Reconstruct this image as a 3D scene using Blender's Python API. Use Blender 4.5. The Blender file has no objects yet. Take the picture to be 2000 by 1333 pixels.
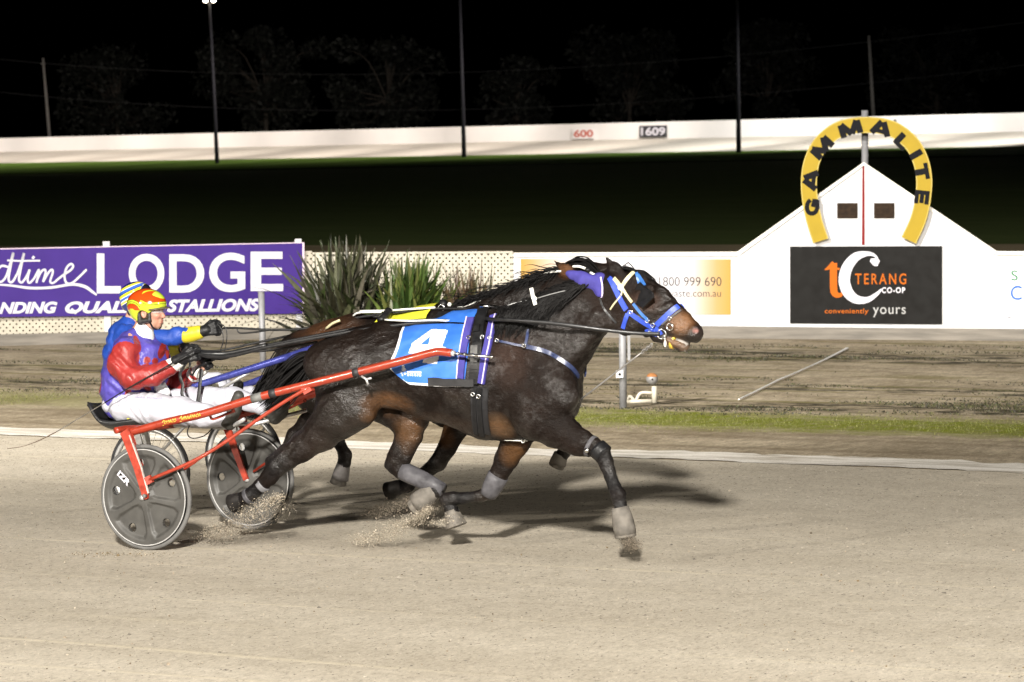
import bpy, bmesh, math, random
import numpy as np
from mathutils import Vector, Matrix
from mathutils.bvhtree import BVHTree

random.seed(7); RNG = np.random.default_rng(11)
SC = bpy.context.scene; COL = SC.collection

# ------------------------------------------------------------------ camera
F, W, H = 7140.0, 2000, 1333
YAW, PIT, ROL = math.radians(27), math.atan(416.5/7140), math.radians(0.5)
f0 = np.array([-math.sin(YAW), math.cos(YAW), 0.0]); r0 = np.array([math.cos(YAW), math.sin(YAW), 0.0]); u0 = np.array([0, 0, 1.0])
cf = f0*math.cos(PIT) - u0*math.sin(PIT); cu = u0*math.cos(PIT) + f0*math.sin(PIT)
cr = r0*math.cos(ROL) - cu*math.sin(ROL); cu = cu*math.cos(ROL) + r0*math.sin(ROL)
CAM = np.array([13.379, -21.472, 2.830])
cam = bpy.data.cameras.new('camera'); camo = bpy.data.objects.new('camera', cam); COL.objects.link(camo)
cam.sensor_width = 36.0; cam.lens = 36.0*F/W; cam.clip_start = 0.5; cam.clip_end = 3000
cam.dof.use_dof = True; cam.dof.focus_distance = 24.4; cam.dof.aperture_fstop = 7.0
camo.matrix_world = Matrix(((cr[0], cu[0], -cf[0], CAM[0]), (cr[1], cu[1], -cf[1], CAM[1]), (cr[2], cu[2], -cf[2], CAM[2]), (0, 0, 0, 1)))
SC.camera = camo

# ------------------------------------------------------------------ night sky
world = bpy.data.worlds.new('World'); SC.world = world; world.use_nodes = True
wn = world.node_tree; bg = wn.nodes['Background']
sky = wn.nodes.new('ShaderNodeTexSky'); sky.sky_type = 'NISHITA'; sky.sun_disc = False
sky.sun_elevation = math.radians(-4.0); sky.sun_rotation = math.radians(200)
wn.links.new(sky.outputs[0], bg.inputs[0]); bg.inputs[1].default_value = 0.025

# ------------------------------------------------------------------ floodlights of the course, and added fill spots
def flood(name, pos, target, power, cone=60, blend=0.5, size=0.5, col=(1.0, 0.93, 0.82)):
    l = bpy.data.lights.new(name, 'SPOT'); l.energy = power; l.color = col; l.spot_size = math.radians(cone); l.spot_blend = blend; l.shadow_soft_size = size
    o = bpy.data.objects.new(name, l); COL.objects.link(o); o.location = Vector(pos)
    d = Vector(target) - Vector(pos); o.rotation_euler = d.to_track_quat('-Z', 'Y').to_euler(); return o
HC = np.array([2.0, 0.0, 1.0])
def rel(r, f, z): return tuple(HC*np.array([1, 1, 0]) + r0*r + f0*f + u0*z)
flood('floodlight_main', rel(-3.0, -42, 17.2), tuple(HC - f0*1.5 - u0), 222000, 38, 1.0, 1.15, (1.0, 0.95, 0.87))
flood('floodlight_left', rel(-34, -28, 12.5), tuple(HC + f0*6.0), 48000, 64, 0.6, 0.5)
flood('floodlight_right', rel(36, -27, 13.0), tuple(HC + f0*6.0), 30000, 64, 0.6, 0.5)

flood('verge_fill_spot', rel(-20, -18, 26.0), tuple(HC + f0*20.0 - u0), 165000, 31, 0.9, 0.6, (1.0, 0.95, 0.87))  # added fill, brightens the verge; stands for no known mast
flood('infield_fill_spot', rel(14, -18, 26.0), tuple(HC + f0*92.0 - u0), 175000, 27, 0.7, 0.6, (1.0, 0.97, 0.85))  # added fill spot that lifts the dark infield beyond the fence
SC.view_settings.view_transform = 'Standard'; SC.view_settings.look = 'None'
SC.view_settings.exposure = 0.0; SC.view_settings.gamma = 1.0
SC.render.engine = 'CYCLES'; SC.cycles.use_denoising = True; SC.cycles.max_bounces = 5; SC.cycles.sample_clamp_indirect = 4.0

# ------------------------------------------------------------------ picture measurements -> places on real planes
def ray(px, py): return cf + cr*((px - W/2)/F) + cu*(-(py - H/2)/F)
def onY(px, py, Y): d = ray(px, py); return CAM + d*((Y - CAM[1])/d[1])
def onZ(px, py, Z=0.0): d = ray(px, py); return CAM + d*((Z - CAM[2])/d[2])
def atD(px, py, D): return CAM + ray(px, py)*D
def project(P):
    v = np.asarray(P) - CAM; z = v @ cf; return np.stack([W/2 + F*(v @ cr)/z, H/2 - F*(v @ cu)/z], -1)
class VPlane:
    """vertical plane through two ground points; off moves it towards the camera"""
    def __init__(s, a, b):
        s.a = np.array(a, float); s.t = np.array(b, float) - s.a; s.t[2] = 0; s.t /= np.linalg.norm(s.t); s.n = np.array([s.t[1], -s.t[0], 0.0])
    def __call__(s, px, py, off=0.0):
        d = ray(px, py); a = s.a + s.n*off; return CAM + d*(((a - CAM) @ s.n)/(d @ s.n))

# ------------------------------------------------------------------ objects
def tag(o, label=None, cat=None, group=None, kind=None):
    if label: o['label'] = label
    if cat: o['category'] = cat
    if group: o['group'] = group
    if kind: o['kind'] = kind
    return o
def thing(name, loc, label, cat, group=None):
    o = bpy.data.objects.new(name, None); COL.objects.link(o); o.location = Vector([float(v) for v in loc]); o.empty_display_size = 0.2
    return tag(o, label, cat, group)
def world_loc(o):
    v = Vector((0, 0, 0))
    while o is not None: v += o.location; o = o.parent
    return v
def mesh_obj(name, V, Fc, mat, parent=None, smooth=False, col=None, mats=None, midx=None):
    V = np.asarray(V, float).reshape(-1, 3)
    if parent is not None: off = np.array(world_loc(parent)); V = V - off; loc = (0, 0, 0)
    else: loc = None
    if loc is None:
        c = np.array([(V[:, 0].min()+V[:, 0].max())/2, (V[:, 1].min()+V[:, 1].max())/2, V[:, 2].min()]); V = V - c; loc = tuple(c)
    me = bpy.data.meshes.new(name); me.from_pydata(V.tolist(), [], [tuple(int(i) for i in f) for f in Fc]); me.update()
    if col is not None:
        a = me.color_attributes.new('Col', 'FLOAT_COLOR', 'POINT'); c4 = np.ones((len(V), 4), np.float32); c4[:, :3] = col; a.data.foreach_set('color', c4.ravel())
    for m in (mats or [mat]): me.materials.append(m)
    if midx is not None: me.polygons.foreach_set('material_index', np.asarray(midx, np.int32))
    if smooth: me.polygons.foreach_set('use_smooth', np.ones(len(me.polygons), bool))
    o = bpy.data.objects.new(name, me); COL.objects.link(o); o.location = loc
    if parent is not None: o.parent = parent
    return o

def unit(v): v = np.asarray(v, float); n = np.linalg.norm(v); return v/n if n > 1e-12 else v
def smooth_path(P, n=8):
    """Catmull-Rom through the points (any dimension)"""
    P = [np.asarray(p, float) for p in P]
    if len(P) < 3: return [P[0] + (P[-1]-P[0])*t for t in np.linspace(0, 1, n+1)]
    Q = [2*P[0]-P[1]] + P + [2*P[-1]-P[-2]]; out = []
    for i in range(1, len(Q)-2):
        a, b, c, d = Q[i-1:i+3]
        for t in np.linspace(0, 1, n, endpoint=False):
            out.append(0.5*((2*b) + (c-a)*t + (2*a-5*b+4*c-d)*t*t + (3*b-a-3*c+d)*t**3))
    out.append(P[-1]); return out

class MB:
    """collects shapes into ONE mesh"""
    def __init__(s): s.v, s.f = [], []
    def add(s, V, Fc): b = len(s.v); s.v.extend([tuple(p) for p in V]); s.f.extend([tuple(b+i for i in f) for f in Fc]); return s
    def box(s, c, hx, hy, hz, ax=None):
        c = np.asarray(c, float); A = np.eye(3) if ax is None else np.array(ax, float); V = []
        for sx in (-1, 1):
            for sy in (-1, 1):
                for sz in (-1, 1): V.append(c + A[0]*hx*sx + A[1]*hy*sy + A[2]*hz*sz)
        return s.add(V, [(0, 1, 3, 2), (4, 6, 7, 5), (0, 4, 5, 1), (2, 3, 7, 6), (0, 2, 6, 4), (1, 5, 7, 3)])
    def tube(s, P, R, n=10, flat=1.0, up=None, cap=True):
        P = [np.asarray(p, float) for p in P]; R = [R]*len(P) if np.isscalar(R) else list(R); V = []; u = None
        for i, p in enumerate(P):
            t = unit(P[min(i+1, len(P)-1)] - P[max(i-1, 0)])
            if up is not None: u = np.asarray(up, float)
            elif u is None: u = np.array([0, 0, 1.0]) if abs(t[2]) < 0.9 else np.array([1.0, 0, 0])
            w = unit(np.cross(t, u)); u = unit(np.cross(w, t))
            for k in range(n):
                a = 2*math.pi*k/n; V.append(p + (w*math.cos(a)*flat + u*math.sin(a))*R[i])
        m = len(P); Fc = [(i*n+k, i*n+(k+1) % n, (i+1)*n+(k+1) % n, (i+1)*n+k) for i in range(m-1) for k in range(n)]
        if cap: Fc += [tuple(range(n-1, -1, -1)), tuple((m-1)*n+k for k in range(n))]
        return s.add(V, Fc)
    def ribbon(s, P, Nn, wd, th=0.004):
        """flat strap with thickness along points P with outward normals Nn"""
        P = [np.asarray(p, float) for p in P]; wd = [wd]*len(P) if np.isscalar(wd) else wd; V = []
        for i, p in enumerate(P):
            t = unit(P[min(i+1, len(P)-1)] - P[max(i-1, 0)]); n = unit(Nn[i] - t*np.dot(Nn[i], t)); b = np.cross(n, t)*wd[i]/2
            V += [p-b, p+b, p+b*0.92+n*th, p-b*0.92+n*th]
        m = len(P); Fc = [(i*4+k, i*4+(k+1) % 4, (i+1)*4+(k+1) % 4, (i+1)*4+k) for i in range(m-1) for k in range(4)] + [(3, 2, 1, 0), tuple((m-1)*4+k for k in range(4))]
        return s.add(V, Fc)
    def prism(s, front, back):
        """closed solid between two outlines with the same number of points"""
        n = len(front); return s.add(list(front)+list(back), [tuple(range(n)), tuple(range(2*n-1, n-1, -1))] + [(i, n+i, n+(i+1) % n, (i+1) % n) for i in range(n)])
    def sphere(s, c, r, n=12, m=8):
        r = np.array([r]*3 if np.isscalar(r) else r); V = [np.asarray(c) + r*np.array([math.sin(math.pi*j/m)*math.cos(2*math.pi*i/n), math.sin(math.pi*j/m)*math.sin(2*math.pi*i/n), math.cos(math.pi*j/m)]) for j in range(m+1) for i in range(n)]
        return s.add(V, [(j*n+i, (j+1)*n+i, (j+1)*n+(i+1) % n, j*n+(i+1) % n) for j in range(m) for i in range(n)])
    def ring(s, c, R, r, ax1, ax2, n=28, m=8):
        c = np.asarray(c, float); a1, a2 = unit(ax1), unit(ax2); nn = np.cross(a1, a2); V = []
        for i in range(n):
            a = 2*math.pi*i/n; d = a1*math.cos(a)+a2*math.sin(a)
            for j in range(m): b = 2*math.pi*j/m; V.append(c + d*(R + r*math.cos(b)) + nn*r*math.sin(b))
        return s.add(V, [(i*m+j, ((i+1) % n)*m+j, ((i+1) % n)*m+(j+1) % m, i*m+(j+1) % m) for i in range(n) for j in range(m)])
    def build(s, name, mat, parent=None, smooth=False, **k): return mesh_obj(name, s.v, s.f, mat, parent, smooth, **k)

# ------------------------------------------------------------------ smooth-union solids (bodies, clothes)
_NL = {}
def vnoise(P, sc, seed=0):
    if seed not in _NL: _NL[seed] = np.random.default_rng(seed).random((32, 32, 32))
    g = _NL[seed]; q = np.asarray(P)*sc; i = np.floor(q).astype(int); t = q-i; t = t*t*(3-2*t); r = 0
    for dx in (0, 1):
        for dy in (0, 1):
            for dz in (0, 1):
                w = (t[..., 0] if dx else 1-t[..., 0])*(t[..., 1] if dy else 1-t[..., 1])*(t[..., 2] if dz else 1-t[..., 2])
                r = r + w*g[(i[..., 0]+dx) % 32, (i[..., 1]+dy) % 32, (i[..., 2]+dz) % 32]
    return r-0.5
class SDF:
    def __init__(s, h): s.h = h; s.p = []
    def cone(s, a, ra, b, rb, ys=(1, 1), k=0.03, op='u'):
        ys = (ys, ys) if np.isscalar(ys) else ys; s.p.append(('c', np.asarray(a, float), ra, np.asarray(b, float), rb, ys, k, op)); return s
    def chain(s, nodes, k=0.03, op='u'):
        for a, b in zip(nodes[:-1], nodes[1:]):
            s.cone(a[0], a[1], b[0], b[1], (a[2] if len(a) > 2 else 1, b[2] if len(b) > 2 else 1), k, op)
        return s
    def ell(s, c, r, rot=0.0, k=0.03, op='u', roty=None):
        s.p.append(('e', np.asarray(c, float), np.array([r]*3 if np.isscalar(r) else r, float), rot, None, None, k, op)); return s
    def half(s, p, n, k=0.005, op='i'): s.p.append(('h', np.asarray(p, float), unit(n), None, None, None, k, op)); return s
    def mesh(s, post=None):
        lo = np.full(3, 1e9); hi = -lo
        for q in s.p:
            if q[7] != 'u': continue
            if q[0] == 'c':
                for c, r in ((q[1], q[2]), (q[3], q[4])): m = r*np.array([1, max(1, max(q[5])), 1]); lo = np.minimum(lo, c-m); hi = np.maximum(hi, c+m)
            elif q[0] == 'e': m = max(q[2]); lo = np.minimum(lo, q[1]-m); hi = np.maximum(hi, q[1]+m)
        h = s.h; lo = lo-4*h-0.01; hi = hi+4*h+0.01; n = np.ceil((hi-lo)/h).astype(int)+1
        ax = [lo[i]+h*np.arange(n[i]) for i in range(3)]; G = np.full(n, 1.0, np.float32)
        for q in s.p:
            kind, k, op = q[0], q[6], q[7]
            if kind == 'c': m = max(q[2], q[4])*max(1, max(q[5]))+k+3*h; b0 = np.minimum(q[1], q[3])-m; b1 = np.maximum(q[1], q[3])+m
            elif kind == 'e': m = max(q[2])+k+3*h; b0 = q[1]-m; b1 = q[1]+m
            else: b0, b1 = lo, hi
            i0 = np.clip(np.floor((b0-lo)/h).astype(int), 0, n); i1 = np.clip(np.ceil((b1-lo)/h).astype(int)+1, 0, n)
            if op == 'i': i0 = np.zeros(3, int); i1 = n
            if np.any(i1 <= i0): continue
            X = ax[0][i0[0]:i1[0], None, None]; Y = ax[1][None, i0[1]:i1[1], None]; Z = ax[2][None, None, i0[2]:i1[2]]
            if kind == 'c':
                a, ra, b, rb, ys = q[1:6]; d = b-a; L = max(d @ d, 1e-9)
                t = np.clip(((X-a[0])*d[0] + (Y-a[1])*d[1] + (Z-a[2])*d[2])/L, 0, 1); y = ys[0]+(ys[1]-ys[0])*t
                D = np.sqrt((X-a[0]-d[0]*t)**2 + ((Y-a[1]-d[1]*t)/y)**2 + (Z-a[2]-d[2]*t)**2) - (ra+(rb-ra)*t)
                D = D*np.minimum(1, y)
            elif kind == 'e':
                c, r, ro = q[1:4]; co, si = math.cos(ro), math.sin(ro); x = (X-c[0])*co+(Z-c[2])*si; z = -(X-c[0])*si+(Z-c[2])*co
                D = (np.sqrt((x/r[0])**2 + ((Y-c[1])/r[1])**2 + (z/r[2])**2)-1)*min(r)
            else: D = (X-q[1][0])*q[2][0] + (Y-q[1][1])*q[2][1] + (Z-q[1][2])*q[2][2]
            S = G[i0[0]:i1[0], i0[1]:i1[1], i0[2]:i1[2]]
            if op == 'u': hh = np.clip(0.5+0.5*(S-D)/k, 0, 1); R = S*(1-hh)+D*hh-k*hh*(1-hh)
            else:
                if op == 's': D = -D
                hh = np.clip(0.5-0.5*(S-D)/k, 0, 1); R = S*(1-hh)+D*hh+k*hh*(1-hh)
            G[i0[0]:i1[0], i0[1]:i1[1], i0[2]:i1[2]] = R
        if post is not None:
            m = np.abs(G) < 4*h; idx = np.argwhere(m); P = lo+idx*h; G[m] += post(P).astype(np.float32)
        ins = G < 0; c = np.zeros(np.array(ins.shape)-1, np.int8)
        for o in np.ndindex(2, 2, 2): c += ins[o[0]:o[0]+c.shape[0], o[1]:o[1]+c.shape[1], o[2]:o[2]+c.shape[2]]
        act = np.argwhere((c > 0) & (c < 8)); ID = np.full(c.shape, -1, np.int64); ID[act[:, 0], act[:, 1], act[:, 2]] = np.arange(len(act))
        cs = [np.array(o) for o in np.ndindex(2, 2, 2)]; acc = np.zeros((len(act), 3)); cnt = np.zeros(len(act))
        val = {tuple(o): G[act[:, 0]+o[0], act[:, 1]+o[1], act[:, 2]+o[2]] for o in cs}
        for o in cs:
            for a in range(3):
                if o[a] == 0:
                    e = o.copy(); e[a] = 1; v0, v1 = val[tuple(o)], val[tuple(e)]; m = (v0 < 0) != (v1 < 0)
                    t = np.where(m, v0/np.where(m, v0-v1, 1), 0); p = np.repeat(o[None].astype(float), len(act), 0); p[:, a] = t; acc += p*m[:, None]; cnt += m
        V = lo+h*(act+acc/cnt[:, None]); Fc = []
        for a in range(3):
            b, d = (a+1) % 3, (a+2) % 3; sl0 = [slice(None)]*3; sl1 = [slice(None)]*3; sl0[a] = slice(0, -1); sl1[a] = slice(1, None)
            A, B = ins[tuple(sl0)], ins[tuple(sl1)]; e = np.argwhere(A != B); e = e[(e[:, b] > 0) & (e[:, d] > 0) & (e[:, b] < c.shape[b]) & (e[:, d] < c.shape[d])]
            fl = A[e[:, 0], e[:, 1], e[:, 2]]; q = []
            for db, dd in ((-1, -1), (0, -1), (0, 0), (-1, 0)): f = e.copy(); f[:, b] += db; f[:, d] += dd; q.append(ID[f[:, 0], f[:, 1], f[:, 2]])
            q = np.stack(q, 1); q[~fl] = q[~fl][:, ::-1]; Fc.append(q)
        return V, np.concatenate(Fc)

# ------------------------------------------------------------------ materials
def nodes(m): m.use_nodes = True; nt = m.node_tree; return nt, nt.nodes, nt.links, nt.nodes['Principled BSDF']
def ramp(N, stops):
    r = N.new('ShaderNodeValToRGB'); el = r.color_ramp.elements
    while len(el) < len(stops): el.new(0.5)
    for e, (p, c) in zip(el, stops): e.position = p; e.color = (c[0], c[1], c[2], 1) if not np.isscalar(c) else (c, c, c, 1)
    return r
def mat(name, c, rough=0.5, metal=0.0, var=0.12, nsc=30.0, bump=0.0, bsc=80.0, spec=0.5, emit=None, coat=0.0, attr=False, rvar=0.1, stretch=(1, 1, 1), bdist=0.01):
    """procedural material: colour and gloss broken up by noise, optional bump, optional mesh colour pattern"""
    m = bpy.data.materials.new(name); nt, N, L, b = nodes(m)
    tc = N.new('ShaderNodeTexCoord'); mp = N.new('ShaderNodeMapping'); L.new(tc.outputs['Object'], mp.inputs[0]); mp.inputs['Scale'].default_value = stretch
    nz = N.new('ShaderNodeTexNoise'); nz.inputs['Scale'].default_value = nsc; nz.inputs['Detail'].default_value = 5; L.new(mp.outputs[0], nz.inputs[0])
    r = ramp(N, [(0.25, 1-var), (0.75, 1+var)]); L.new(nz.outputs[0], r.inputs[0])
    mx = N.new('ShaderNodeMix'); mx.data_type = 'RGBA'; mx.blend_type = 'MULTIPLY'; mx.inputs[0].default_value = 1.0
    if attr: at = N.new('ShaderNodeAttribute'); at.attribute_name = 'Col'; L.new(at.outputs['Color'], mx.inputs[6])
    else: mx.inputs[6].default_value = (*c, 1)
    L.new(r.outputs[0], mx.inputs[7]); L.new(mx.outputs[2], b.inputs['Base Color'])
    rr = ramp(N, [(0.3, max(0.02, rough-rvar)), (0.7, min(1, rough+rvar))]); L.new(nz.outputs[0], rr.inputs[0]); L.new(rr.outputs[0], b.inputs['Roughness'])
    b.inputs['Metallic'].default_value = metal; b.inputs['Specular IOR Level'].default_value = spec; b.inputs['Coat Weight'].default_value = coat; b.inputs['Coat Roughness'].default_value = 0.08
    if bump:
        nb = N.new('ShaderNodeTexNoise'); nb.inputs['Scale'].default_value = bsc; nb.inputs['Detail'].default_value = 4; L.new(mp.outputs[0], nb.inputs[0])
        bp = N.new('ShaderNodeBump'); bp.inputs['Strength'].default_value = bump; bp.inputs['Distance'].default_value = bdist; L.new(nb.outputs[0], bp.inputs['Height']); L.new(bp.outputs[0], b.inputs['Normal'])
    if emit: b.inputs['Emission Color'].default_value = (*emit[0], 1); b.inputs['Emission Strength'].default_value = emit[1]
    return m
# ================================================================== GROUND
def sheet(name, x0, x1, y0, y1, z, mat_, nx=2, ny=2, zf=None, kind='structure'):
    V = [(x0+(x1-x0)*i/(nx-1), y0+(y1-y0)*j/(ny-1), z) for j in range(ny) for i in range(nx)]
    if zf: V = [(x, y, zz+zf(x, y)) for x, y, zz in V]
    Fc = [(j*nx+i, j*nx+i+1, (j+1)*nx+i+1, (j+1)*nx+i) for j in range(ny-1) for i in range(nx-1)]
    o = mesh_obj(name, V, Fc, mat_, smooth=True); return tag(o, kind=kind)

def coordY(N, L):
    g = N.new('ShaderNodeNewGeometry'); s = N.new('ShaderNodeSeparateXYZ'); L.new(g.outputs['Position'], s.inputs[0]); return g, s
def tex(N, L, src, scale, sx=1, sy=1, detail=4, kind='ShaderNodeTexNoise', rough=0.55):
    mp = N.new('ShaderNodeMapping'); mp.inputs['Scale'].default_value = (sx, sy, 1); L.new(src, mp.inputs[0])
    t = N.new(kind); t.inputs['Scale'].default_value = scale; L.new(mp.outputs[0], t.inputs[0])
    if 'Detail' in t.inputs: t.inputs['Detail'].default_value = detail
    if 'Roughness' in t.inputs: t.inputs['Roughness'].default_value = rough
    return t
def mixc(N, L, fac, a, b, mode='MIX'):
    m = N.new('ShaderNodeMix'); m.data_type = 'RGBA'; m.blend_type = mode
    for sock, v in ((m.inputs[0], fac), (m.inputs[6], a), (m.inputs[7], b)):
        if isinstance(v, (int, float)): sock.default_value = v
        elif isinstance(v, tuple): sock.default_value = (*v, 1)
        else: L.new(v, sock)
    return m.outputs[2]
def maths(N, L, op, a, b=None, clamp=False):
    m = N.new('ShaderNodeMath'); m.operation = op; m.use_clamp = clamp
    for s, v in zip(m.inputs, (a, b)):
        if v is None: continue
        if isinstance(v, (int, float)): s.default_value = v
        else: L.new(v, s)
    return m.outputs[0]

def sand_material():
    m = bpy.data.materials.new('raked_sand'); nt, N, L, b = nodes(m); g, s = coordY(N, L); P = g.outputs['Position']
    big = tex(N, L, P, 0.7, 0.25, 1, 4); mid = tex(N, L, P, 6, 1, 0.5, 7, rough=0.7); fine = tex(N, L, P, 36, 1, 0.35, 4, rough=0.75); grain = tex(N, L, P, 90, 1, 0.35, 3, rough=0.8)
    base = mixc(N, L, ramp_out(N, L, big.outputs[0], [(0.35, 0), (0.68, 1)]), (0.382, 0.343, 0.280), (0.460, 0.419, 0.350))
    base = mixc(N, L, 0.75, base, ramp_out(N, L, mid.outputs[0], [(0.3, (0.83, 0.82, 0.80)), (0.7, (1.12, 1.12, 1.12))]), 'MULTIPLY')
    base = mixc(N, L, 0.9, base, ramp_out(N, L, fine.outputs[0], [(0.30, (0.50, 0.48, 0.46)), (0.42, (0.95, 0.95, 0.95)), (0.70, (1.30, 1.29, 1.28))]), 'MULTIPLY')
    base = mixc(N, L, 0.8, base, ramp_out(N, L, grain.outputs[0], [(0.3, (0.72, 0.70, 0.68)), (0.5, (1, 1, 1)), (0.75, (1.3, 1.28, 1.25))]), 'MULTIPLY')
    # drag marks of the harrow: pale thin lines along the track, spaced unevenly
    wv = tex(N, L, P, 0.35, 0.10, 1.2, 3); ph = maths(N, L, 'ADD', maths(N, L, 'MULTIPLY', s.outputs[1], 1.15), maths(N, L, 'MULTIPLY', wv.outputs[0], 1.6)); fr = maths(N, L, 'FRACT', ph)
    ln = ramp_out(N, L, fr, [(0.0, 0), (0.44, 0), (0.49, 1), (0.51, 1), (0.56, 0), (1.0, 0)])
    brk = ramp_out(N, L, tex(N, L, P, 0.5, 0.35, 1.6).outputs[0], [(0.42, 0), (0.62, 1)])
    ln = maths(N, L, 'MULTIPLY', ln, brk); base = mixc(N, L, maths(N, L, 'MULTIPLY', ln, 0.55), base, (0.56, 0.50, 0.38))
    # fine broken hoof and tyre scuffing
    sc = ramp_out(N, L, tex(N, L, P, 5.5, 0.6, 0.9, 7, rough=0.8).outputs[0], [(0.34, 1), (0.42, 0)]); base = mixc(N, L, maths(N, L, 'MULTIPLY', sc, 0.35), base, (0.20, 0.165, 0.12))
    L.new(base, b.inputs['Base Color']); b.inputs['Roughness'].default_value = 0.95; b.inputs['Specular IOR Level'].default_value = 0.15
    h = maths(N, L, 'ADD', maths(N, L, 'MULTIPLY', mid.outputs[0], 0.6), maths(N, L, 'ADD', maths(N, L, 'MULTIPLY', fine.outputs[0], 0.35), maths(N, L, 'MULTIPLY', grain.outputs[0], 0.16)))
    h = maths(N, L, 'ADD', h, maths(N, L, 'MULTIPLY', ln, 0.18))
    bp = N.new('ShaderNodeBump'); bp.inputs['Strength'].default_value = 0.5; bp.inputs['Distance'].default_value = 0.02; L.new(h, bp.inputs['Height']); L.new(bp.outputs[0], b.inputs['Normal'])
    return m
def ramp_out(N, L, src, stops): r = ramp(N, stops); L.new(src, r.inputs[0]); return r.outputs[0]

def verge_material():
    m = bpy.data.materials.new('dirt_and_grass_verge'); nt, N, L, b = nodes(m); g, s = coordY(N, L); P = g.outputs['Position']; X, Y = s.outputs[0], s.outputs[1]
    n1 = tex(N, L, P, 1.3, 0.6, 0.7, 8, rough=0.68); n2 = tex(N, L, P, 8, 1, 0.4, 6, rough=0.75); n3 = tex(N, L, P, 42, 1, 0.35, 3, rough=0.75); n4 = tex(N, L, P, 2.2, 0.45, 1.0, 8, rough=0.72)
    dirt = mixc(N, L, ramp_out(N, L, n1.outputs[0], [(0.38, 0), (0.62, 1)]), (0.245, 0.207, 0.150), (0.375, 0.328, 0.250))
    dirt = mixc(N, L, 0.9, dirt, ramp_out(N, L, n2.outputs[0], [(0.3, (0.55, 0.53, 0.50)), (0.7, (1.28, 1.27, 1.25))]), 'MULTIPLY')
    dirt = mixc(N, L, 0.9, dirt, ramp_out(N, L, n3.outputs[0], [(0.28, (0.6, 0.58, 0.55)), (0.72, (1.3, 1.28, 1.25))]), 'MULTIPLY')
    # wheel ruts close to the track
    rut = maths(N, L, 'ADD', Y, maths(N, L, 'MULTIPLY', n1.outputs[0], 0.5))
    rr = ramp_out(N, L, maths(N, L, 'MULTIPLY', maths(N, L, 'SUBTRACT', rut, 7.4), 0.3), [(0.0, 0), (0.22, 0), (0.27, 1), (0.33, 0.1), (0.50, 0), (0.58, 1), (0.64, 0.2), (0.70, 0.9), (0.78, 0), (1, 0)])
    dirt = mixc(N, L, maths(N, L, 'MULTIPLY', rr, 0.45), dirt, (0.115, 0.085, 0.052))
    # grass strip, denser towards the right
    def band(c, w, soft, jit):
        d = maths(N, L, 'ABSOLUTE', maths(N, L, 'SUBTRACT', maths(N, L, 'ADD', Y, maths(N, L, 'MULTIPLY', maths(N, L, 'SUBTRACT', n4.outputs[0], 0.5), jit)), c))
        return ramp_out(N, L, maths(N, L, 'DIVIDE', d, w), [(max(0.0, 1-soft), 1), (1, 0)])
    gx = ramp_out(N, L, maths(N, L, 'MULTIPLY', maths(N, L, 'ADD', X, 12), 0.06), [(0.35, 0.45), (0.62, 1)])
    gb = maths(N, L, 'MULTIPLY', band(10.75, 1.15, 0.6, 2.2), gx)
    gm = maths(N, L, 'MULTIPLY', gb, ramp_out(N, L, n2.outputs[0], [(0.26, 0.25), (0.55, 1)]))
    gcol = mixc(N, L, n3.outputs[0], (0.075, 0.092, 0.006), (0.170, 0.185, 0.014))
    col = mixc(N, L, gm, dirt, gcol)
    # dark windrows of dead clippings and mud
    dk = ramp_out(N, L, n4.outputs[0], [(0.47, 0), (0.55, 1)])
    zone = maths(N, L, 'MAXIMUM', maths(N, L, 'MAXIMUM', band(12.7, 0.75, 0.6, 1.0), maths(N, L, 'MULTIPLY', band(20.2, 1.3, 0.5, 1.0), 1.0)), maths(N, L, 'MULTIPLY', band(15.2, 0.7, 0.6, 1.5), 0.9))
    dk = maths(N, L, 'MULTIPLY', dk, zone); dk = maths(N, L, 'MULTIPLY', dk, ramp_out(N, L, n3.outputs[0], [(0.3, 0.5), (0.5, 1)]))
    col = mixc(N, L, dk, col, (0.022, 0.019, 0.010))
    # thin olive moss
    ms = maths(N, L, 'MULTIPLY', ramp_out(N, L, tex(N, L, P, 2.0, 0.2, 1.6, 6).outputs[0], [(0.53, 0), (0.64, 0.6)]), ramp_out(N, L, maths(N, L, 'MULTIPLY', Y, 0.05), [(0.5, 0), (0.65, 1)]))
    col = mixc(N, L, ms, col, (0.13, 0.115, 0.035))
    L.new(col, b.inputs['Base Color']); b.inputs['Roughness'].default_value = 0.95; b.inputs['Specular IOR Level'].default_value = 0.12
    bp = N.new('ShaderNodeBump'); bp.inputs['Strength'].default_value = 0.7; bp.inputs['Distance'].default_value = 0.04
    L.new(maths(N, L, 'ADD', maths(N, L, 'MULTIPLY', n2.outputs[0], 0.7), maths(N, L, 'MULTIPLY', n3.outputs[0], 0.35)), bp.inputs['Height']); L.new(bp.outputs[0], b.inputs['Normal'])
    return m

def line_material():
    m = bpy.data.materials.new('worn_lime_line'); nt, N, L, b = nodes(m); g, s = coordY(N, L); P = g.outputs['Position']
    n = tex(N, L, P, 6, 0.2, 1, 6, rough=0.7); n3 = tex(N, L, P, 70, 1, 1, 3)
    c = mixc(N, L, ramp_out(N, L, n.outputs[0], [(0.32, 0), (0.56, 1)]), (0.30, 0.26, 0.20), (0.66, 0.63, 0.58)); c = mixc(N, L, 0.8, c, ramp_out(N, L, n3.outputs[0], [(0.3, (0.75, 0.74, 0.72)), (0.7, (1.15, 1.15, 1.15))]), 'MULTIPLY')
    L.new(c, b.inputs['Base Color']); b.inputs['Roughness'].default_value = 0.95; return m

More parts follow.
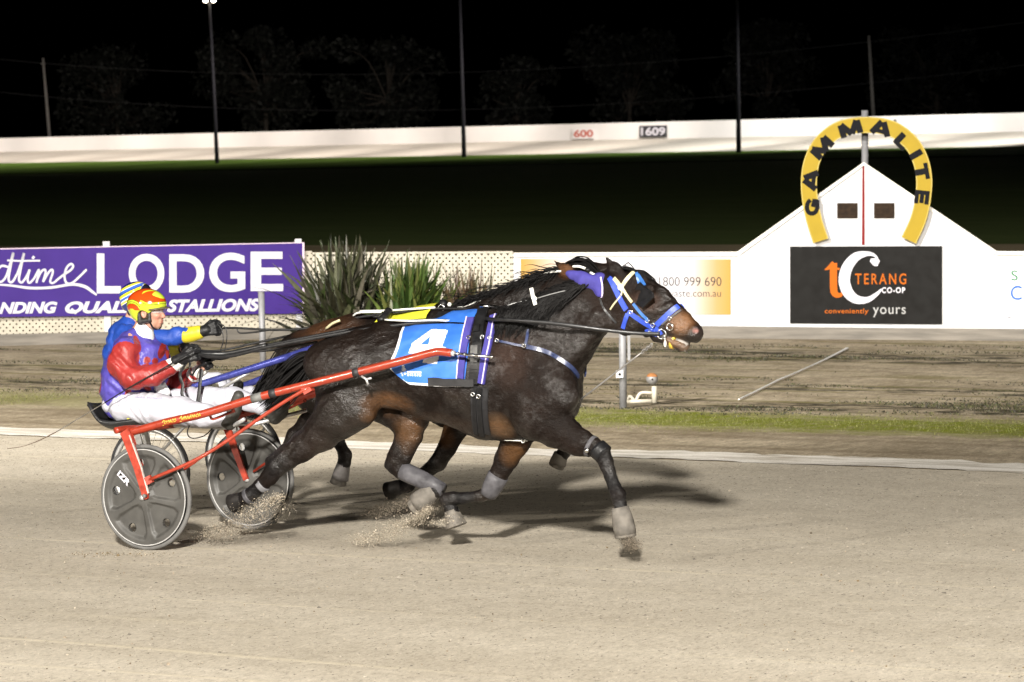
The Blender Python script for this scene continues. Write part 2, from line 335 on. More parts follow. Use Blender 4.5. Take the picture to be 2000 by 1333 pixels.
sheet('track', -60, 60, -45, 6.72, 0.0, sand_material())
sheet('verge', -60, 60, 6.70, 26.5, -0.004, verge_material())
def ragged_strip(name, y0, y1, m):
    V, Fc = [], []; n = 600
    for i in range(n+1):
        x = -40+80*i/n; j = 0.10*math.sin(x*0.9)+0.05*math.sin(x*2.7+1)
        V += [(x, y0+j*0.6+RNG.normal(0, 0.03), 0.004), (x, y1+j+RNG.normal(0, 0.04), 0.004)]
    for i in range(n): Fc.append((2*i, 2*i+2, 2*i+3, 2*i+1))
    return tag(mesh_obj(name, V, Fc, m), kind='structure')
ragged_strip('track_line', 6.72, 7.42, line_material())

# ------------------------------------------------------------------ infield and far track (ruled between measured edges)
def ruled(name, rows, m, kind='structure', n=24, smooth=True):
    """rows: list of (left point, right point); lengthened both ways"""
    V, Fc = [], []
    for a, b in rows:
        a, b = np.asarray(a), np.asarray(b)
        for t in np.linspace(-0.9, 1.6, n): V.append(a+(b-a)*t)
    for j in range(len(rows)-1):
        for i in range(n-1): Fc.append((j*n+i, j*n+i+1, (j+1)*n+i+1, (j+1)*n+i))
    return tag(mesh_obj(name, V, Fc, m, smooth=smooth), kind=kind)
def grass_material(name, c0, c1, sc=2.0):
    m = bpy.data.materials.new(name); nt, N, L, b = nodes(m); g, s = coordY(N, L); P = g.outputs['Position']
    n = tex(N, L, P, sc, 0.4, 1, 6); n2 = tex(N, L, P, 30, 1, 1, 3)
    c = mixc(N, L, ramp_out(N, L, n.outputs[0], [(0.35, 0), (0.65, 1)]), c0, c1); c = mixc(N, L, 0.8, c, ramp_out(N, L, n2.outputs[0], [(0.3, (0.6, 0.6, 0.6)), (0.7, (1.35, 1.35, 1.35))]), 'MULTIPLY')
    L.new(c, b.inputs['Base Color']); b.inputs['Roughness'].default_value = 0.9; b.inputs['Specular IOR Level'].default_value = 0.1; return m
FL, FR = atD(0, 297, 304), atD(2000, 257, 222)          # foot of the far white fence
TL, TR = atD(0, 319, 286), atD(2000, 286, 208)          # inner edge of the far track
GL, GR = atD(0, 340, 266), atD(2000, 303, 194)          # inner edge of the green verge
far_sand = grass_material('far_sand', (0.56, 0.51, 0.44), (0.62, 0.58, 0.51), 0.6)
BL, BR = FL + f0*26 + u0*1.0, FR + f0*26 + u0*1.0
ruled('far_track', [(TL, TR), (FL, FR)], far_sand)
ruled('far_track_verge', [(GL, GR), (TL, TR)], grass_material('far_grass', (0.060, 0.112, 0.016), (0.085, 0.145, 0.024)))
ML, MR = atD(0, 395, 128), atD(2000, 392, 124); ML[2] = MR[2] = -0.1
NL, NR = onZ(-200, 560, -0.1), onZ(2300, 560, -0.1)
FLa = lambda p, d: p - f0*d
ruled('infield', [(np.array([-28, 20.5, -0.03]), np.array([8, 26.4, -0.03])), (np.array([-33, 28, -0.1]), np.array([3, 34, -0.1])), (ML, MR), (GL-f0*18-u0*0.35, GR-f0*18-u0*0.35), (GL-u0*0.05, GR-u0*0.05)],
      grass_material('infield_grass', (0.058, 0.082, 0.022), (0.076, 0.100, 0.031), 0.4))
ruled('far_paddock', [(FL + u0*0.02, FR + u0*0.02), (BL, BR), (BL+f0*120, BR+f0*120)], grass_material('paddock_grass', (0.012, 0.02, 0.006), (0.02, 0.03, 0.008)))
# bare brown strip just inside the near fence
ruled('inner_path', [(onZ(0, 500, -0.06), onZ(2000, 500, -0.06)), (onZ(0, 481, -0.06), onZ(2000, 477, -0.06))], grass_material('bare_path', (0.19, 0.15, 0.095), (0.25, 0.20, 0.13), 1.0))

# ================================================================== TEXT
def text_geo(s, bold=0.0, shear=0.0, space=1.0):
    c = bpy.data.curves.new('t', 'FONT'); c.body = s; c.offset = bold; c.shear = shear; c.space_character = space; c.resolution_u = 6
    o = bpy.data.objects.new('t', c); COL.objects.link(o); dg = bpy.context.evaluated_depsgraph_get(); me = bpy.data.meshes.new_from_object(o.evaluated_get(dg))
    V = np.array([v.co[:2] for v in me.vertices]); Fc = [tuple(p.vertices) for p in me.polygons]; bpy.data.objects.remove(o); bpy.data.curves.remove(c); bpy.data.meshes.remove(me)
    V = V - V.min(0); V = V/np.maximum(V.max(0), 1e-6); return V, Fc
def text_on(plane, s, x0, y0, x1, y1, m, parent, off=0.02, bold=0.0, shear=0.0, space=1.0, name='lettering', tilt=0.0):
    """text filling the measured box (x0,y0)-(x1,y1) (y1 above y0 is smaller) on a plane"""
    V, Fc = text_geo(s, bold, shear, space)
    P = [plane(x0+(x1-x0)*u, y0+(y1-y0)*v + tilt*(u-0.5)*(x1-x0), off) for u, v in V]
    return mesh_obj(name, P, Fc, m, parent)
def stroke_geo(pts, wd, n=6):
    """flat pen stroke through picture points; wd one width or one per point"""
    wd = [wd]*len(pts) if np.isscalar(wd) else wd
    Q = smooth_path([(*p, w) for p, w in zip(pts, wd)], n); V, Fc = [], []
    for i, q in enumerate(Q):
        t = unit(Q[min(i+1, len(Q)-1)][:2]-Q[max(i-1, 0)][:2]); nn = np.array([-t[1], t[0]])*q[2]/2; V += [q[:2]-nn, q[:2]+nn]
    return V, [(2*i, 2*i+1, 2*i+3, 2*i+2) for i in range(len(Q)-1)]
def strokes_on(plane, strokes, m, parent, off=0.02, name='lettering'):
    b = MB()
    for i, (pts, wd) in enumerate(strokes):
        V, Fc = stroke_geo(pts, wd); b.add([plane(x, y, off+0.0004*i) for x, y in V], Fc)
    return b.build(name, m, parent)
def panel(plane, px, off, th, name, m, parent=None):
    return MB().prism([plane(x, y, off) for x, y in px], [plane(x, y, off-th) for x, y in px]).build(name, m, parent)

white_paint = mat('white_paint', (0.56, 0.56, 0.575), 0.45, var=0.05, nsc=4, bump=0.05, bsc=20)
trim_paint = mat('cream_trim', (0.66, 0.64, 0.58), 0.5, var=0.08, nsc=6)
lat_paint = mat('cream_lattice', (0.44, 0.405, 0.33), 0.6, var=0.12, nsc=9)
sign_black = mat('black_sign_face', (0.0055, 0.005, 0.0045), 0.6, spec=0.15, var=0.15, nsc=7)
sign_purple = mat('purple_sign_face', (0.046, 0.022, 0.175), 0.5, spec=0.15, var=0.08, nsc=3)
ink_white = mat('white_ink', (0.56, 0.55, 0.60), 0.5, spec=0.08, var=0.03); ink_orange = mat('orange_ink', (0.42, 0.10, 0.008), 0.5, spec=0.08, var=0.03); ink_grey = mat('grey_ink', (0.36, 0.36, 0.36), 0.5, spec=0.08, var=0.05)
ink_dark = mat('dark_grey_ink', (0.055, 0.05, 0.05), 0.5, spec=0.08, var=0.05); ink_green = mat('green_ink', (0.008, 0.15, 0.035), 0.5, spec=0.08); ink_blue = mat('blue_ink', (0.012, 0.10, 0.42), 0.5, spec=0.08)
timber = mat('weathered_timber', (0.165, 0.15, 0.13), 0.85, var=0.4, nsc=7, bump=0.5, bsc=25, stretch=(0.25, 0.25, 2.5))
galv = mat('galvanised_steel', (0.20, 0.20, 0.21), 0.55, metal=0.15, var=0.15, nsc=25)

# ================================================================== NEAR FENCE, BOARDS AND SIGNS
FRp = VPlane(onZ(1003, 657), onZ(2000, 665)); FLp = VPlane(onZ(0, 675), onZ(600, 659))
A0 = np.array([-16.6, 16.83, 0.0]); A1 = onZ(612, 659); B0 = onZ(1003, 657)
MIDp = VPlane(A1, B0)
# kickboards: three lengths of timber along the foot of the fence
def kick(plane, px, label):
    o = panel(plane, px, 0.10, 0.05, 'timber_kickboard', timber); return tag(o, label, 'kickboard', 'timber kickboards along the foot of the fence')
kick(FLp, [(-60, 678), (612, 662), (612, 639), (-60, 655)], 'weathered timber kickboard below the purple sign')
kick(MIDp, [(612, 662), (1003, 662), (1003, 638), (612, 639)], 'weathered timber kickboard behind the horses and flax plants')
kick(FRp, [(1003, 662), (1430, 664), (1860, 667), (2160, 669), (2160, 644), (1003, 636)], 'weathered timber kickboard below the white gabled board')

def lattice(plane_a, plane_b, L0, base_z, hgt, pitch, label, posts=()):
    """diagonal timber lattice between two ground points"""
    a, bb = np.asarray(plane_a, float), np.asarray(plane_b, float); t = bb-a; ln = np.linalg.norm(t[:2]); t = unit(np.array([t[0], t[1], 0])); n = np.array([t[1], -t[0], 0.0])
    root = thing('lattice_fence', a + t*ln/2 + u0*base_z, label, 'lattice fence', 'cream lattice fence panels')
    b = MB(); w = pitch*0.235
    for lay, sgn in ((0, 1), (1, -1)):
        x = -hgt
        while x < ln+hgt:
            u_0, z_0, u_1, z_1 = x, 0.0, x+sgn*hgt, hgt
            if sgn < 0: u_0, u_1 = x, x-hgt
            # clip to the panel
            for (lim) in (0.0, ln):
                pass
            def clip(ua, za, ub, zb):
                if max(ua, ub) <= 0 or min(ua, ub) >= ln: return None
                for lim, side in ((0.0, 1), (ln, -1)):
                    if side*(ua-lim) < 0: za = za+(zb-za)*(lim-ua)/(ub-ua); ua = lim
                    if side*(ub-lim) < 0: zb = za+(zb-za)*(lim-ua)/(ub-ua); ub = lim
                return ua, za, ub, zb
            c = clip(u_0, z_0, u_1, z_1)
            if c and abs(c[0]-c[2]) > 0.02:
                p = a+t*c[0]+u0*(base_z+c[1])+n*(0.006*lay); q = a+t*c[2]+u0*(base_z+c[3])+n*(0.006*lay)
                d = unit(q-p); s_ = np.cross(d, n); b.add([p-s_*w, p+s_*w, q+s_*w, q-s_*w, p-s_*w+n*0.005, p+s_*w+n*0.005, q+s_*w+n*0.005, q-s_*w+n*0.005], [(3, 2, 1, 0), (4, 5, 6, 7), (0, 1, 5, 4), (2, 3, 7, 6), (1, 2, 6, 5), (3, 0, 4, 7)])
            x += pitch
    b.build('lattice_panel', lat_paint, root)
    c0 = a+t*ln/2+u0*(base_z+hgt+0.012)
    MB().box(c0, ln/2, 0.016, 0.014, [t, n, u0]).build('top_rail', lat_paint, root)
    return root
lattice(A0+FLp.n*-0.03, A1+FLp.n*-0.03, 0, 0.10, 1.05, 0.088, 'cream lattice fence behind the purple sign and the drivers')
lattice(A1+MIDp.n*-0.03, B0+MIDp.n*-0.03, 0, 0.10, 1.03, 0.088, 'cream lattice fence behind the flax plants, beside the white board')

# white board with gable: the winning post house
g = thing('finish_board', FRp(1687, 650), 'long white painted board with a pointed gable and two small brown vents', 'board')
out = [(1003, 495), (1440, 493), (1687, 318), (1947, 492), (2160, 493), (2160, 645), (1003, 634)]
panel(FRp, out, 0.0, 0.06, 'board_face', white_paint, g)
tr = MB()
top = [(1003, 495), (1440, 493), (1687, 318), (1947, 492), (2160, 493)]
for (xa, ya), (xb, yb) in zip(top[:-1], top[1:]):
    dxy = unit((xb-xa, yb-ya)); nn = np.array([-dxy[1], dxy[0]])*7
    if nn[1] < 0: nn = -nn
    e = [(xa, ya-1), (xb, yb-1), (xb+nn[0]*(0 if xb in (1687,) else 1), yb+nn[1]), (xa+nn[0]*(0 if xa in (1687,) else 1), ya+nn[1])]
    tr.prism([FRp(x, y, 0.03) for x, y in e], [FRp(x, y, 0.002) for x, y in e])
tr.build('capping', trim_paint, g)
vent_m = mat('brown_vent', (0.030, 0.019, 0.012), 0.7, spec=0.1, var=0.5, nsc=20); 
for vx in (1635, 1707):
    v = panel(FRp, [(vx, 427), (vx+40, 427), (vx+40, 397), (vx, 397)], 0.012, 0.01, 'vent', vent_m, g)
    sl = MB()
    for k in range(5):
        y = 400+k*5.4; sl.prism([FRp(x, yy, 0.024) for x, yy in ((vx+1, y+2.6), (vx+39, y+2.6), (vx+39, y), (vx+1, y))], [FRp(x, yy, 0.0125) for x, yy in ((vx+1, y+2.6), (vx+39, y+2.6), (vx+39, y), (vx+1, y))])
    sl.build('louvre', vent_m, v)
red_paint = mat('red_stripe_paint', (0.17, 0.010, 0.012), 0.6, spec=0.1, var=0.1)
panel(FRp, [(1683.4, 479), (1688.8, 479), (1688.2, 324), (1684.4, 324)], 0.010, 0.008, 'red_stripe', red_paint, g)
# joint lines in the sheeting
for x in (1240, 1443, 1545, 1842): panel(FRp, [(x, 633), (x+1.0, 633), (x+1.0, 500 if x > 1450 or x < 1440 else 497), (x, 500)], 0.002, 0.0015, 'panel_joint', trim_paint, g)

# black sign
s = thing('black_sign', FRp(1691, 634, 0.02), 'black sign with a large white C and orange letters, on the white gable', 'sign')
panel(FRp, [(1543, 632), (1840, 634), (1840, 481), (1543, 482)], 0.022, 0.018, 'sign_face', sign_black, s)
strokes_on(FRp, [([(1700, 508), (1709, 512), (1716, 515)], [6, 15, 12]), ([(1717, 513), (1709, 500), (1694, 496), (1672, 502), (1655, 522), (1649, 548), (1656, 571), (1672, 585), (1694, 586), (1712, 575), (1722, 565)], [3, 5, 9, 17, 21, 22, 21, 17, 11, 7, 3])], ink_white, s, 0.030, 'emblem')
strokes_on(FRp, [([(1628, 514), (1628, 560), (1631, 574), (1641, 577), (1646, 571)], [14, 14, 13, 8, 4]), ([(1611, 527), (1624, 524), (1640, 526)], [3, 5, 4]), ([(1612, 527), (1622, 519), (1627, 512)], [2, 6, 4])], ink_orange, s, 0.026, 'emblem')
text_on(FRp, 'TERANG', 1670, 556, 1770, 534.5, ink_orange, s, 0.027, 0.012, 0, 1.35)
text_on(FRp, 'CO-OP', 1722, 573, 1768, 561.5, ink_white, s, 0.031, 0.03, 0, 1.2)
text_on(FRp, 'conveniently', 1611, 615.5, 1696, 603, ink_orange, s, 0.027, 0.012, 0, 1.1)
text_on(FRp, 'yours', 1705, 620, 1769, 600.5, ink_grey, s, 0.027, 0.004, 0, 1.12)

# gold sign, partly hidden behind the horses' heads
def gold_material():
    m = bpy.data.materials.new('gold_fade_print'); nt, N, L, b = nodes(m); at = N.new('ShaderNodeAttribute'); at.attribute_name = 'Col'; L.new(at.outputs['Color'], b.inputs['Base Color']); b.inputs['Roughness'].default_value = 0.4; return m
s = thing('waste_sign', FRp(1222, 616, 0.02), 'wide gold and white sign with grey phone number, behind the horses heads', 'sign')
gold, pale = np.array([0.40, 0.22, 0.022]), np.array([0.52, 0.515, 0.55]); V, Fc, Cc = [], [], []
xs = [1017, 1040, 1070, 1110, 1150, 1330, 1352, 1375, 1400, 1427]; cs = [0, .12, .45, .85, 1, 1, .8, .42, .12, 0]
for x, q in zip(xs, cs):
    t_ = (x-1017)/410; V += [FRp(x, 506+t_*1, 0.012), FRp(x, 612+t_*3, 0.012)]; Cc += [gold*(1-q)+pale*q]*2
for i in range(len(xs)-1): Fc.append((2*i, 2*i+1, 2*i+3, 2*i+2))
mesh_obj('sign_face', V, Fc, gold_material(), s, col=np.array(Cc))
text_on(FRp, 'Tel: 1800 999 690', 1242, 559, 1409, 541.5, ink_dark, s, 0.016, -0.006)
text_on(FRp, 'iewaste.com.au', 1290, 580, 1408, 567, ink_dark, s, 0.016, -0.008)
# pale sign cut by the right edge
s = thing('pale_blue_sign', FRp(2040, 624, 0.02), 'pale blue sign with green S and blue C, right of the black sign', 'sign')
panel(FRp, [(1965, 623), (2110, 624), (2110, 508), (1965, 508)], 0.014, 0.012, 'sign_face', mat('pale_blue_face', (0.72, 0.74, 0.80), 0.45, var=0.03), s)
text_on(FRp, 'S', 1975, 548.5, 1988, 528.5, ink_green, s, 0.018, 0.0); text_on(FRp, 'C', 1974, 586.5, 1996, 558.5, ink_blue, s, 0.018, 0.004)
panel(FRp, [(1968, 621), (1976, 621), (1976, 619), (1968, 619)], 0.016, 0.001, 'small_print', ink_dark, s)

# horseshoe arch on its post
s = thing('horseshoe_arch', FRp(1689, 660, -0.25), 'giant yellow horseshoe arch with black lettering above the white gable', 'arch')
yel = mat('yellow_arch_paint', (0.32, 0.225, 0.022), 0.5, spec=0.1, var=0.06, nsc=6); 
ctr = smooth_path([(1603, 471), (1590, 430), (1582, 390), (1580, 350), (1587, 312), (1606, 278), (1642, 252), (1692, 244.5), (1742, 252), (1779, 279), (1798, 314), (1805, 352), (1802, 392), (1793, 430), (1775, 470)], 8)
def band_px(c, w):
    o, i = [], []
    for k, p in enumerate(c):
        t = unit(c[min(k+1, len(c)-1)]-c[max(k-1, 0)]); n = np.array([-t[1], t[0]]); o.append(p-n*w); i.append(p+n*w)
    return o, i
oo, ii = band_px(ctr, 15.7)
b = MB()
for k in range(len(ctr)-1):
    q = [oo[k], oo[k+1], ii[k+1], ii[k]]; b.prism([FRp(x, y, 0.11) for x, y in q], [FRp(x, y, 0.085) for x, y in q])
b.build('horseshoe', yel, s)
for w_, nm in ((15.2, 'rim_line'),):
    o2, i2 = band_px(ctr, 15.2); o3, i3 = band_px(ctr, 13.6); b = MB(); bi = MB()
    for k in range(len(ctr)-1):
        b.add([FRp(x, y, 0.1125) for x, y in [o2[k], o2[k+1], o3[k+1], o3[k]]], [(0, 1, 2, 3)]); bi.add([FRp(x, y, 0.1125) for x, y in [i3[k], i3[k+1], i2[k+1], i2[k]]], [(0, 1, 2, 3)])
    pe = mat('pale_yellow_edge', (0.42, 0.33, 0.07), 0.45, var=0.05); b.build('outer_rim_line', pe, s); bi.build('inner_rim_line', pe, s)
letters = [('G', 1586, 405, -78), ('A', 1583, 352, -88+6), ('M', 1606, 289, -47), ('M', 1661, 252.5, -17), ('A', 1721, 251, 15), ('L', 1763, 277, 44), ('I', 1789, 302, 60), ('T', 1800, 336, 80), ('E', 1800.5, 386, 96)]
ink_black = mat('black_ink', (0.004, 0.004, 0.006), 0.5, spec=0.08, var=0.1)
GL_ = {'M': [[(.10, 0), (.10, 1)], [(.90, 0), (.90, 1)], [(.12, 1), (.5, .12)], [(.88, 1), (.5, .12)]], 'A': [[(.09, 0), (.46, 1)], [(.91, 0), (.54, 1)], [(.24, .27), (.76, .27)]], 'L': [[(.17, 0), (.17, 1)], [(.02, .12), (.98, .12)]], 'I': [[(.5, 0), (.5, 1)]],
       'T': [[(.5, 0), (.5, 1)], [(0, .88), (1, .88)]], 'E': [[(.16, 0), (.16, 1)], [(.02, .11), (.96, .11)], [(.02, .5), (.90, .5)], [(.02, .89), (.96, .89)]], 'G': [[(.88, .72), (.72, .86), (.45, .88), (.2, .72), (.13, .48), (.22, .22), (.46, .11), (.74, .16), (.86, .3)], [(.52, .44), (.98, .44)], [(.88, .06), (.88, .46)]]}
b = MB(); lay = 0
for ch, cx, cy, ang in letters:
    wch = {'M': 42, 'I': 12, 'L': 26, 'T': 32, 'E': 28, 'A': 40}.get(ch, 34); a = math.radians(ang); hh = 26
    for st in GL_[ch]:
        lay += 1; V, Fc = stroke_geo([((u-.5)*wch, -(v-.5)*hh) for u, v in st], 8.2 if (ch in 'EG' or (len(st) == 2 and st[0][1] == st[1][1])) else 12.0); b.add([FRp(cx+x*math.cos(a)-y*math.sin(a), cy+x*math.sin(a)+y*math.cos(a), 0.114+0.0002*(lay % 7)) for x, y in V], Fc)
b.build('lettering', ink_black, s)
pz = FRp(1689, 216, -0.12); MB().tube([np.array([pz[0], pz[1], 0]), pz], 0.045, 14).build('post', galv, s, True)
for (xa, ya) in ((1591, 440), (1788, 440), (1689, 250)):
    p = FRp(xa, ya, 0.09); MB().tube([p, p - FRp.n*(0.2 if ya < 300 else 0.09)], 0.02, 8).build('bracket', galv, s)

# purple sign on two white posts
PSp = VPlane(onZ(0, 675), onZ(600, 659)); PSp.a = PSp.a + PSp.n*0.07
s = thing('purple_sign', PSp(300, 660), 'long purple sign with white lettering on white posts, behind the drivers', 'sign')
panel(PSp, [(-70, 620.5), (592, 613), (592, 475), (-70, 489)], 0.0, 0.03, 'sign_face', sign_purple, s)
edge = MB()
for q in ([(590.5, 613), (594.5, 613), (594.5, 475), (590.5, 475)], [(-70, 489), (594, 475.4), (594, 473.6), (-70, 487)]): edge.prism([PSp(x, y, 0.006) for x, y in q], [PSp(x, y, -0.034) for x, y in q])
edge.build('edge_strip', mat('pale_sign_edge', (0.62, 0.5, 0.6), 0.5), s)
for px_, yt, yb in ((208.5, 472, 662), (583, 467, 640)):
    a_ = PSp(px_, yb, -0.06); t_ = PSp(px_, yt, -0.06); MB().box((a_+t_)/2, 0.043, 0.022, (t_[2]-a_[2])/2, [PSp.t, PSp.n, u0]).build('post', white_paint, s)
V_, F_ = None, None
tl = -0.0127
text_on(PSp, 'L', 189, 573.5, 236, 495.5, ink_white, s, 0.006, 0.022)
text_on(PSp, 'O', 251.5, 573, 321, 496, ink_white, s, 0.006, 0.022); text_on(PSp, 'D', 330.5, 572, 399, 497, ink_white, s, 0.006, 0.022)
text_on(PSp, 'G', 408.5, 571, 479, 494, ink_white, s, 0.006, 0.022); text_on(PSp, 'E', 489.5, 569, 553, 492, ink_white, s, 0.006, 0.022)
text_on(PSp, 'NDING', -2, 613, 112, 590, ink_white, s, 0.006, 0.045, 0.28, 1.0, tilt=-0.010)
strokes_on(PSp, [([(139, 604), (149, 612.5)], 5.2)], ink_white, s, 0.0065, 'letter_tail'); text_on(PSp, 'OUALITY', 127, 612, 312, 588.5, ink_white, s, 0.006, 0.045, 0.28, 1.0, tilt=-0.010)
text_on(PSp, 'STALLIONS', 326, 609.5, 508, 584.5, ink_white, s, 0.006, 0.045, 0.28, 1.0, tilt=-0.012)
script = [([(16, 522), (3, 520), (-6, 532), (-6, 545), (2, 551), (12, 540), (20, 515), (26, 494), (19, 530), (17, 548), (24, 551), (34, 535)], 4.2),
          ([(34, 535), (42, 512), (47, 495), (40, 528), (37, 547), (43, 552), (52, 540), (58, 527)], 4.2), ([(14, 509), (40, 510), (78, 509.5)], 3.4),
          ([(58, 527), (54, 545), (57, 553), (66, 545), (76, 527), (73, 545), (71, 553)], 4.0), ([(72, 548), (80, 532), (87, 527), (89, 533), (84, 551)], 4.0), ([(84, 551), (94, 534), (101, 527), (103, 533), (98, 550), (104, 553), (114, 545)], 4.0),
          ([(63, 502), (67, 505)], 6.0), ([(114, 545), (126, 536), (138, 528), (143, 520), (138, 516), (130, 524), (126, 540), (130, 553), (141, 553), (156, 540), (169, 527)], 4.2),
          ([(-10, 556), (20, 558), (60, 563), (100, 562), (140, 556), (165, 560), (180, 570), (189, 577)], [3, 4, 5, 5, 5, 6, 5, 3])]
strokes_on(PSp, script, ink_white, s, 0.006)

# ================================================================== POSTS, STANDPIPE, TAPE
def steel_post(px, pyb, h, label):
    p = onZ(px, pyb); r = thing('steel_post', p, label, 'post'); lean = np.array([-0.018 if px < 600 else 0, 0, 1]) ; q = p + lean*h
    MB().tube([p-u0*0.02, q], 0.038, 16).build('tube', galv, r, True); MB().tube([q, q+u0*0.012], 0.042, 16).build('cap', galv, r, True); return r, p
steel_post(514.5, 727, 0.93, 'round grey steel post standing below the purple sign')
r, p = steel_post(1217, 797, 1.02, 'round grey steel post beneath the horses chin with a small white box')
MB().box(p + r0*0.062 + u0*0.72, 0.014, 0.014, 0.24, [r0, f0, u0]).build('conduit', galv, r)
bx = p - r0*0.035 - f0*0.055 + u0*0.345; wb = MB().box(bx, 0.036, 0.03, 0.036, [r0, f0, u0]).build('box', white_paint, r)
MB().tube([bx - f0*0.031, bx - f0*0.036], 0.014, 14).build('lens', ink_black, wb)
pvc = mat('cream_pvc', (0.42, 0.39, 0.32), 0.45, var=0.12, nsc=14)
p = onZ(1278, 787); r = thing('standpipe', p, 'cream pipe standpipe with a round rusty domed head beside the steel post', 'standpipe')
b = MB(); b.tube([p, p+u0*0.17], 0.028, 12); b.build('riser', pvc, r, True)
b = MB(); b.tube(smooth_path([p+u0*0.10-r0*0.02, p+u0*0.10-r0*0.14, p-r0*0.19+u0*0.02], 5), 0.018, 10); b.tube([p-r0*0.03+u0*0.018, p-r0*0.30+u0*0.012], 0.022, 10); b.tube(smooth_path([p-r0*0.27+u0*0.03, p-r0*0.25+u0*0.07, p-r0*0.2+u0*0.02], 4), 0.016, 10); b.build('elbow', pvc, r, True)
hd = p + u0*0.245 - r0*0.022
MB().sphere(hd, (0.062, 0.062, 0.06), 18, 12).build('dome', mat('dull_dome', (0.22, 0.215, 0.21), 0.5, metal=0.3, var=0.2), r, True)
b = MB(); V, Fc = [], []; n = 18
for j in range(5):
    a = j/4*1.15
    for i in range(n): V.append(hd + np.array([math.sin(a)*math.cos(2*math.pi*i/n), math.sin(a)*math.sin(2*math.pi*i/n), math.cos(a)])*np.array([.065, .065, .063]))
b.add(V, [(j*n+i, (j+1)*n+i, (j+1)*n+(i+1) % n, j*n+(i+1) % n) for j in range(4) for i in range(n)]); b.build('rusty_cap', mat('rust', (0.24, 0.10, 0.03), 0.8, var=0.5, nsc=20), r, True)
MB().tube([hd-f0*0.06, hd-f0*0.07], 0.01, 10).build('nozzle', ink_black, r)
tp = [onZ(x, y, 0.0) for x, y in ((1443, 784), (1480, 766), (1500, 756), (1522, 745), (1553, 732), (1582, 719), (1608, 707), (1632, 695), (1655, 683))]
b = MB(); wdt = [0.014, 0.018, 0.014, 0.02, 0.016, 0.014, 0.018, 0.026, 0.036]; b.ribbon([q+u0*0.012 for q in smooth_path(tp, 4)], [u0]*33, list(np.interp(np.linspace(0, 8, 33), range(9), wdt)), 0.012)
tag(b.build('white_tape', mat('soiled_white_tape', (0.66, 0.655, 0.65), 0.6, var=0.25, nsc=9)), 'crumpled white tape lying across the dirt in front of the black sign', 'tape')

# ================================================================== FLAX PLANTS
def flax(px, pyb, D, n, hmin, hmax, spread, cols, label, wide=0.03, seed=1):
    rg = np.random.default_rng(seed); base = atD(px, pyb, D); base[2] = 0.0; root = thing('flax_plant', base, label, 'plant', 'flax plants in front of the lattice fence')
    V, Fc, Cc = [], [], []
    for k in range(n):
        az = rg.uniform(0, 2*math.pi); L_ = rg.uniform(hmin, hmax); out = abs(rg.normal(0, 1))*spread*0.55+0.05; ofs = rg.normal(0, 0.14, 2)
        d = np.array([math.cos(az), math.sin(az), 0.0]); sd = np.array([-d[1], d[0], 0]); w = rg.uniform(0.6, 1.2)*wide; droop = (rg.uniform(0, 0.4) if rg.random() < .85 else rg.uniform(.5, .9))*L_*min(1, out/max(spread, .1)); c = np.array(cols[rg.integers(len(cols))])*rg.uniform(0.6, 1.35); tw = rg.uniform(-.8, .8); wa = rg.uniform(0, 2*math.pi); sd = np.array([math.cos(wa), math.sin(wa), 0]); sd = sd - d*np.dot(sd, d)*0.5
        m = 7; b0 = len(V)
        for i in range(m+1):
            t = i/m; q = base + np.array([ofs[0], ofs[1], 0]) + d*(out*(0.35*t+0.65*t*t)) + u0*(math.sqrt(max(L_**2-out**2*0.6, 0.04))*t - droop*t**3)
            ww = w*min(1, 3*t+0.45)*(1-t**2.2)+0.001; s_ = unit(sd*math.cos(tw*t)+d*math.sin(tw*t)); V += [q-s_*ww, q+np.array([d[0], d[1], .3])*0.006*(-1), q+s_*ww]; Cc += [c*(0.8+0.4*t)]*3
        for i in range(m): Fc += [(b0+3*i, b0+3*i+3, b0+3*i+4, b0+3*i+1), (b0+3*i+1, b0+3*i+4, b0+3*i+5, b0+3*i+2)]
    mesh_obj('foliage', V, Fc, leaf_m, root, col=np.array(Cc)); return root
leaf_m = mat('flax_leaf', (1, 1, 1), 0.45, var=0.3, nsc=14, attr=True, stretch=(2, 2, 0.3))
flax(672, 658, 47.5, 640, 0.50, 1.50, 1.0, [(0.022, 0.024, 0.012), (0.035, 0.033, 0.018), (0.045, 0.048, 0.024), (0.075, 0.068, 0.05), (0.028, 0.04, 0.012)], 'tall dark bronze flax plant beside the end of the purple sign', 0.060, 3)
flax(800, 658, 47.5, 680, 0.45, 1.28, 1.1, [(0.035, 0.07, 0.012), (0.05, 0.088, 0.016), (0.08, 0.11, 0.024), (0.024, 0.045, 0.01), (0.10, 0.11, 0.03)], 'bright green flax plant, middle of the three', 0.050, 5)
flax(908, 658, 47.6, 260, 0.5, 1.15, 0.62, [(0.08, 0.052, 0.024), (0.10, 0.07, 0.035), (0.05, 0.05, 0.02), (0.065, 0.04, 0.024)], 'small brown flax plant nearest the horse mane', 0.036, 9)

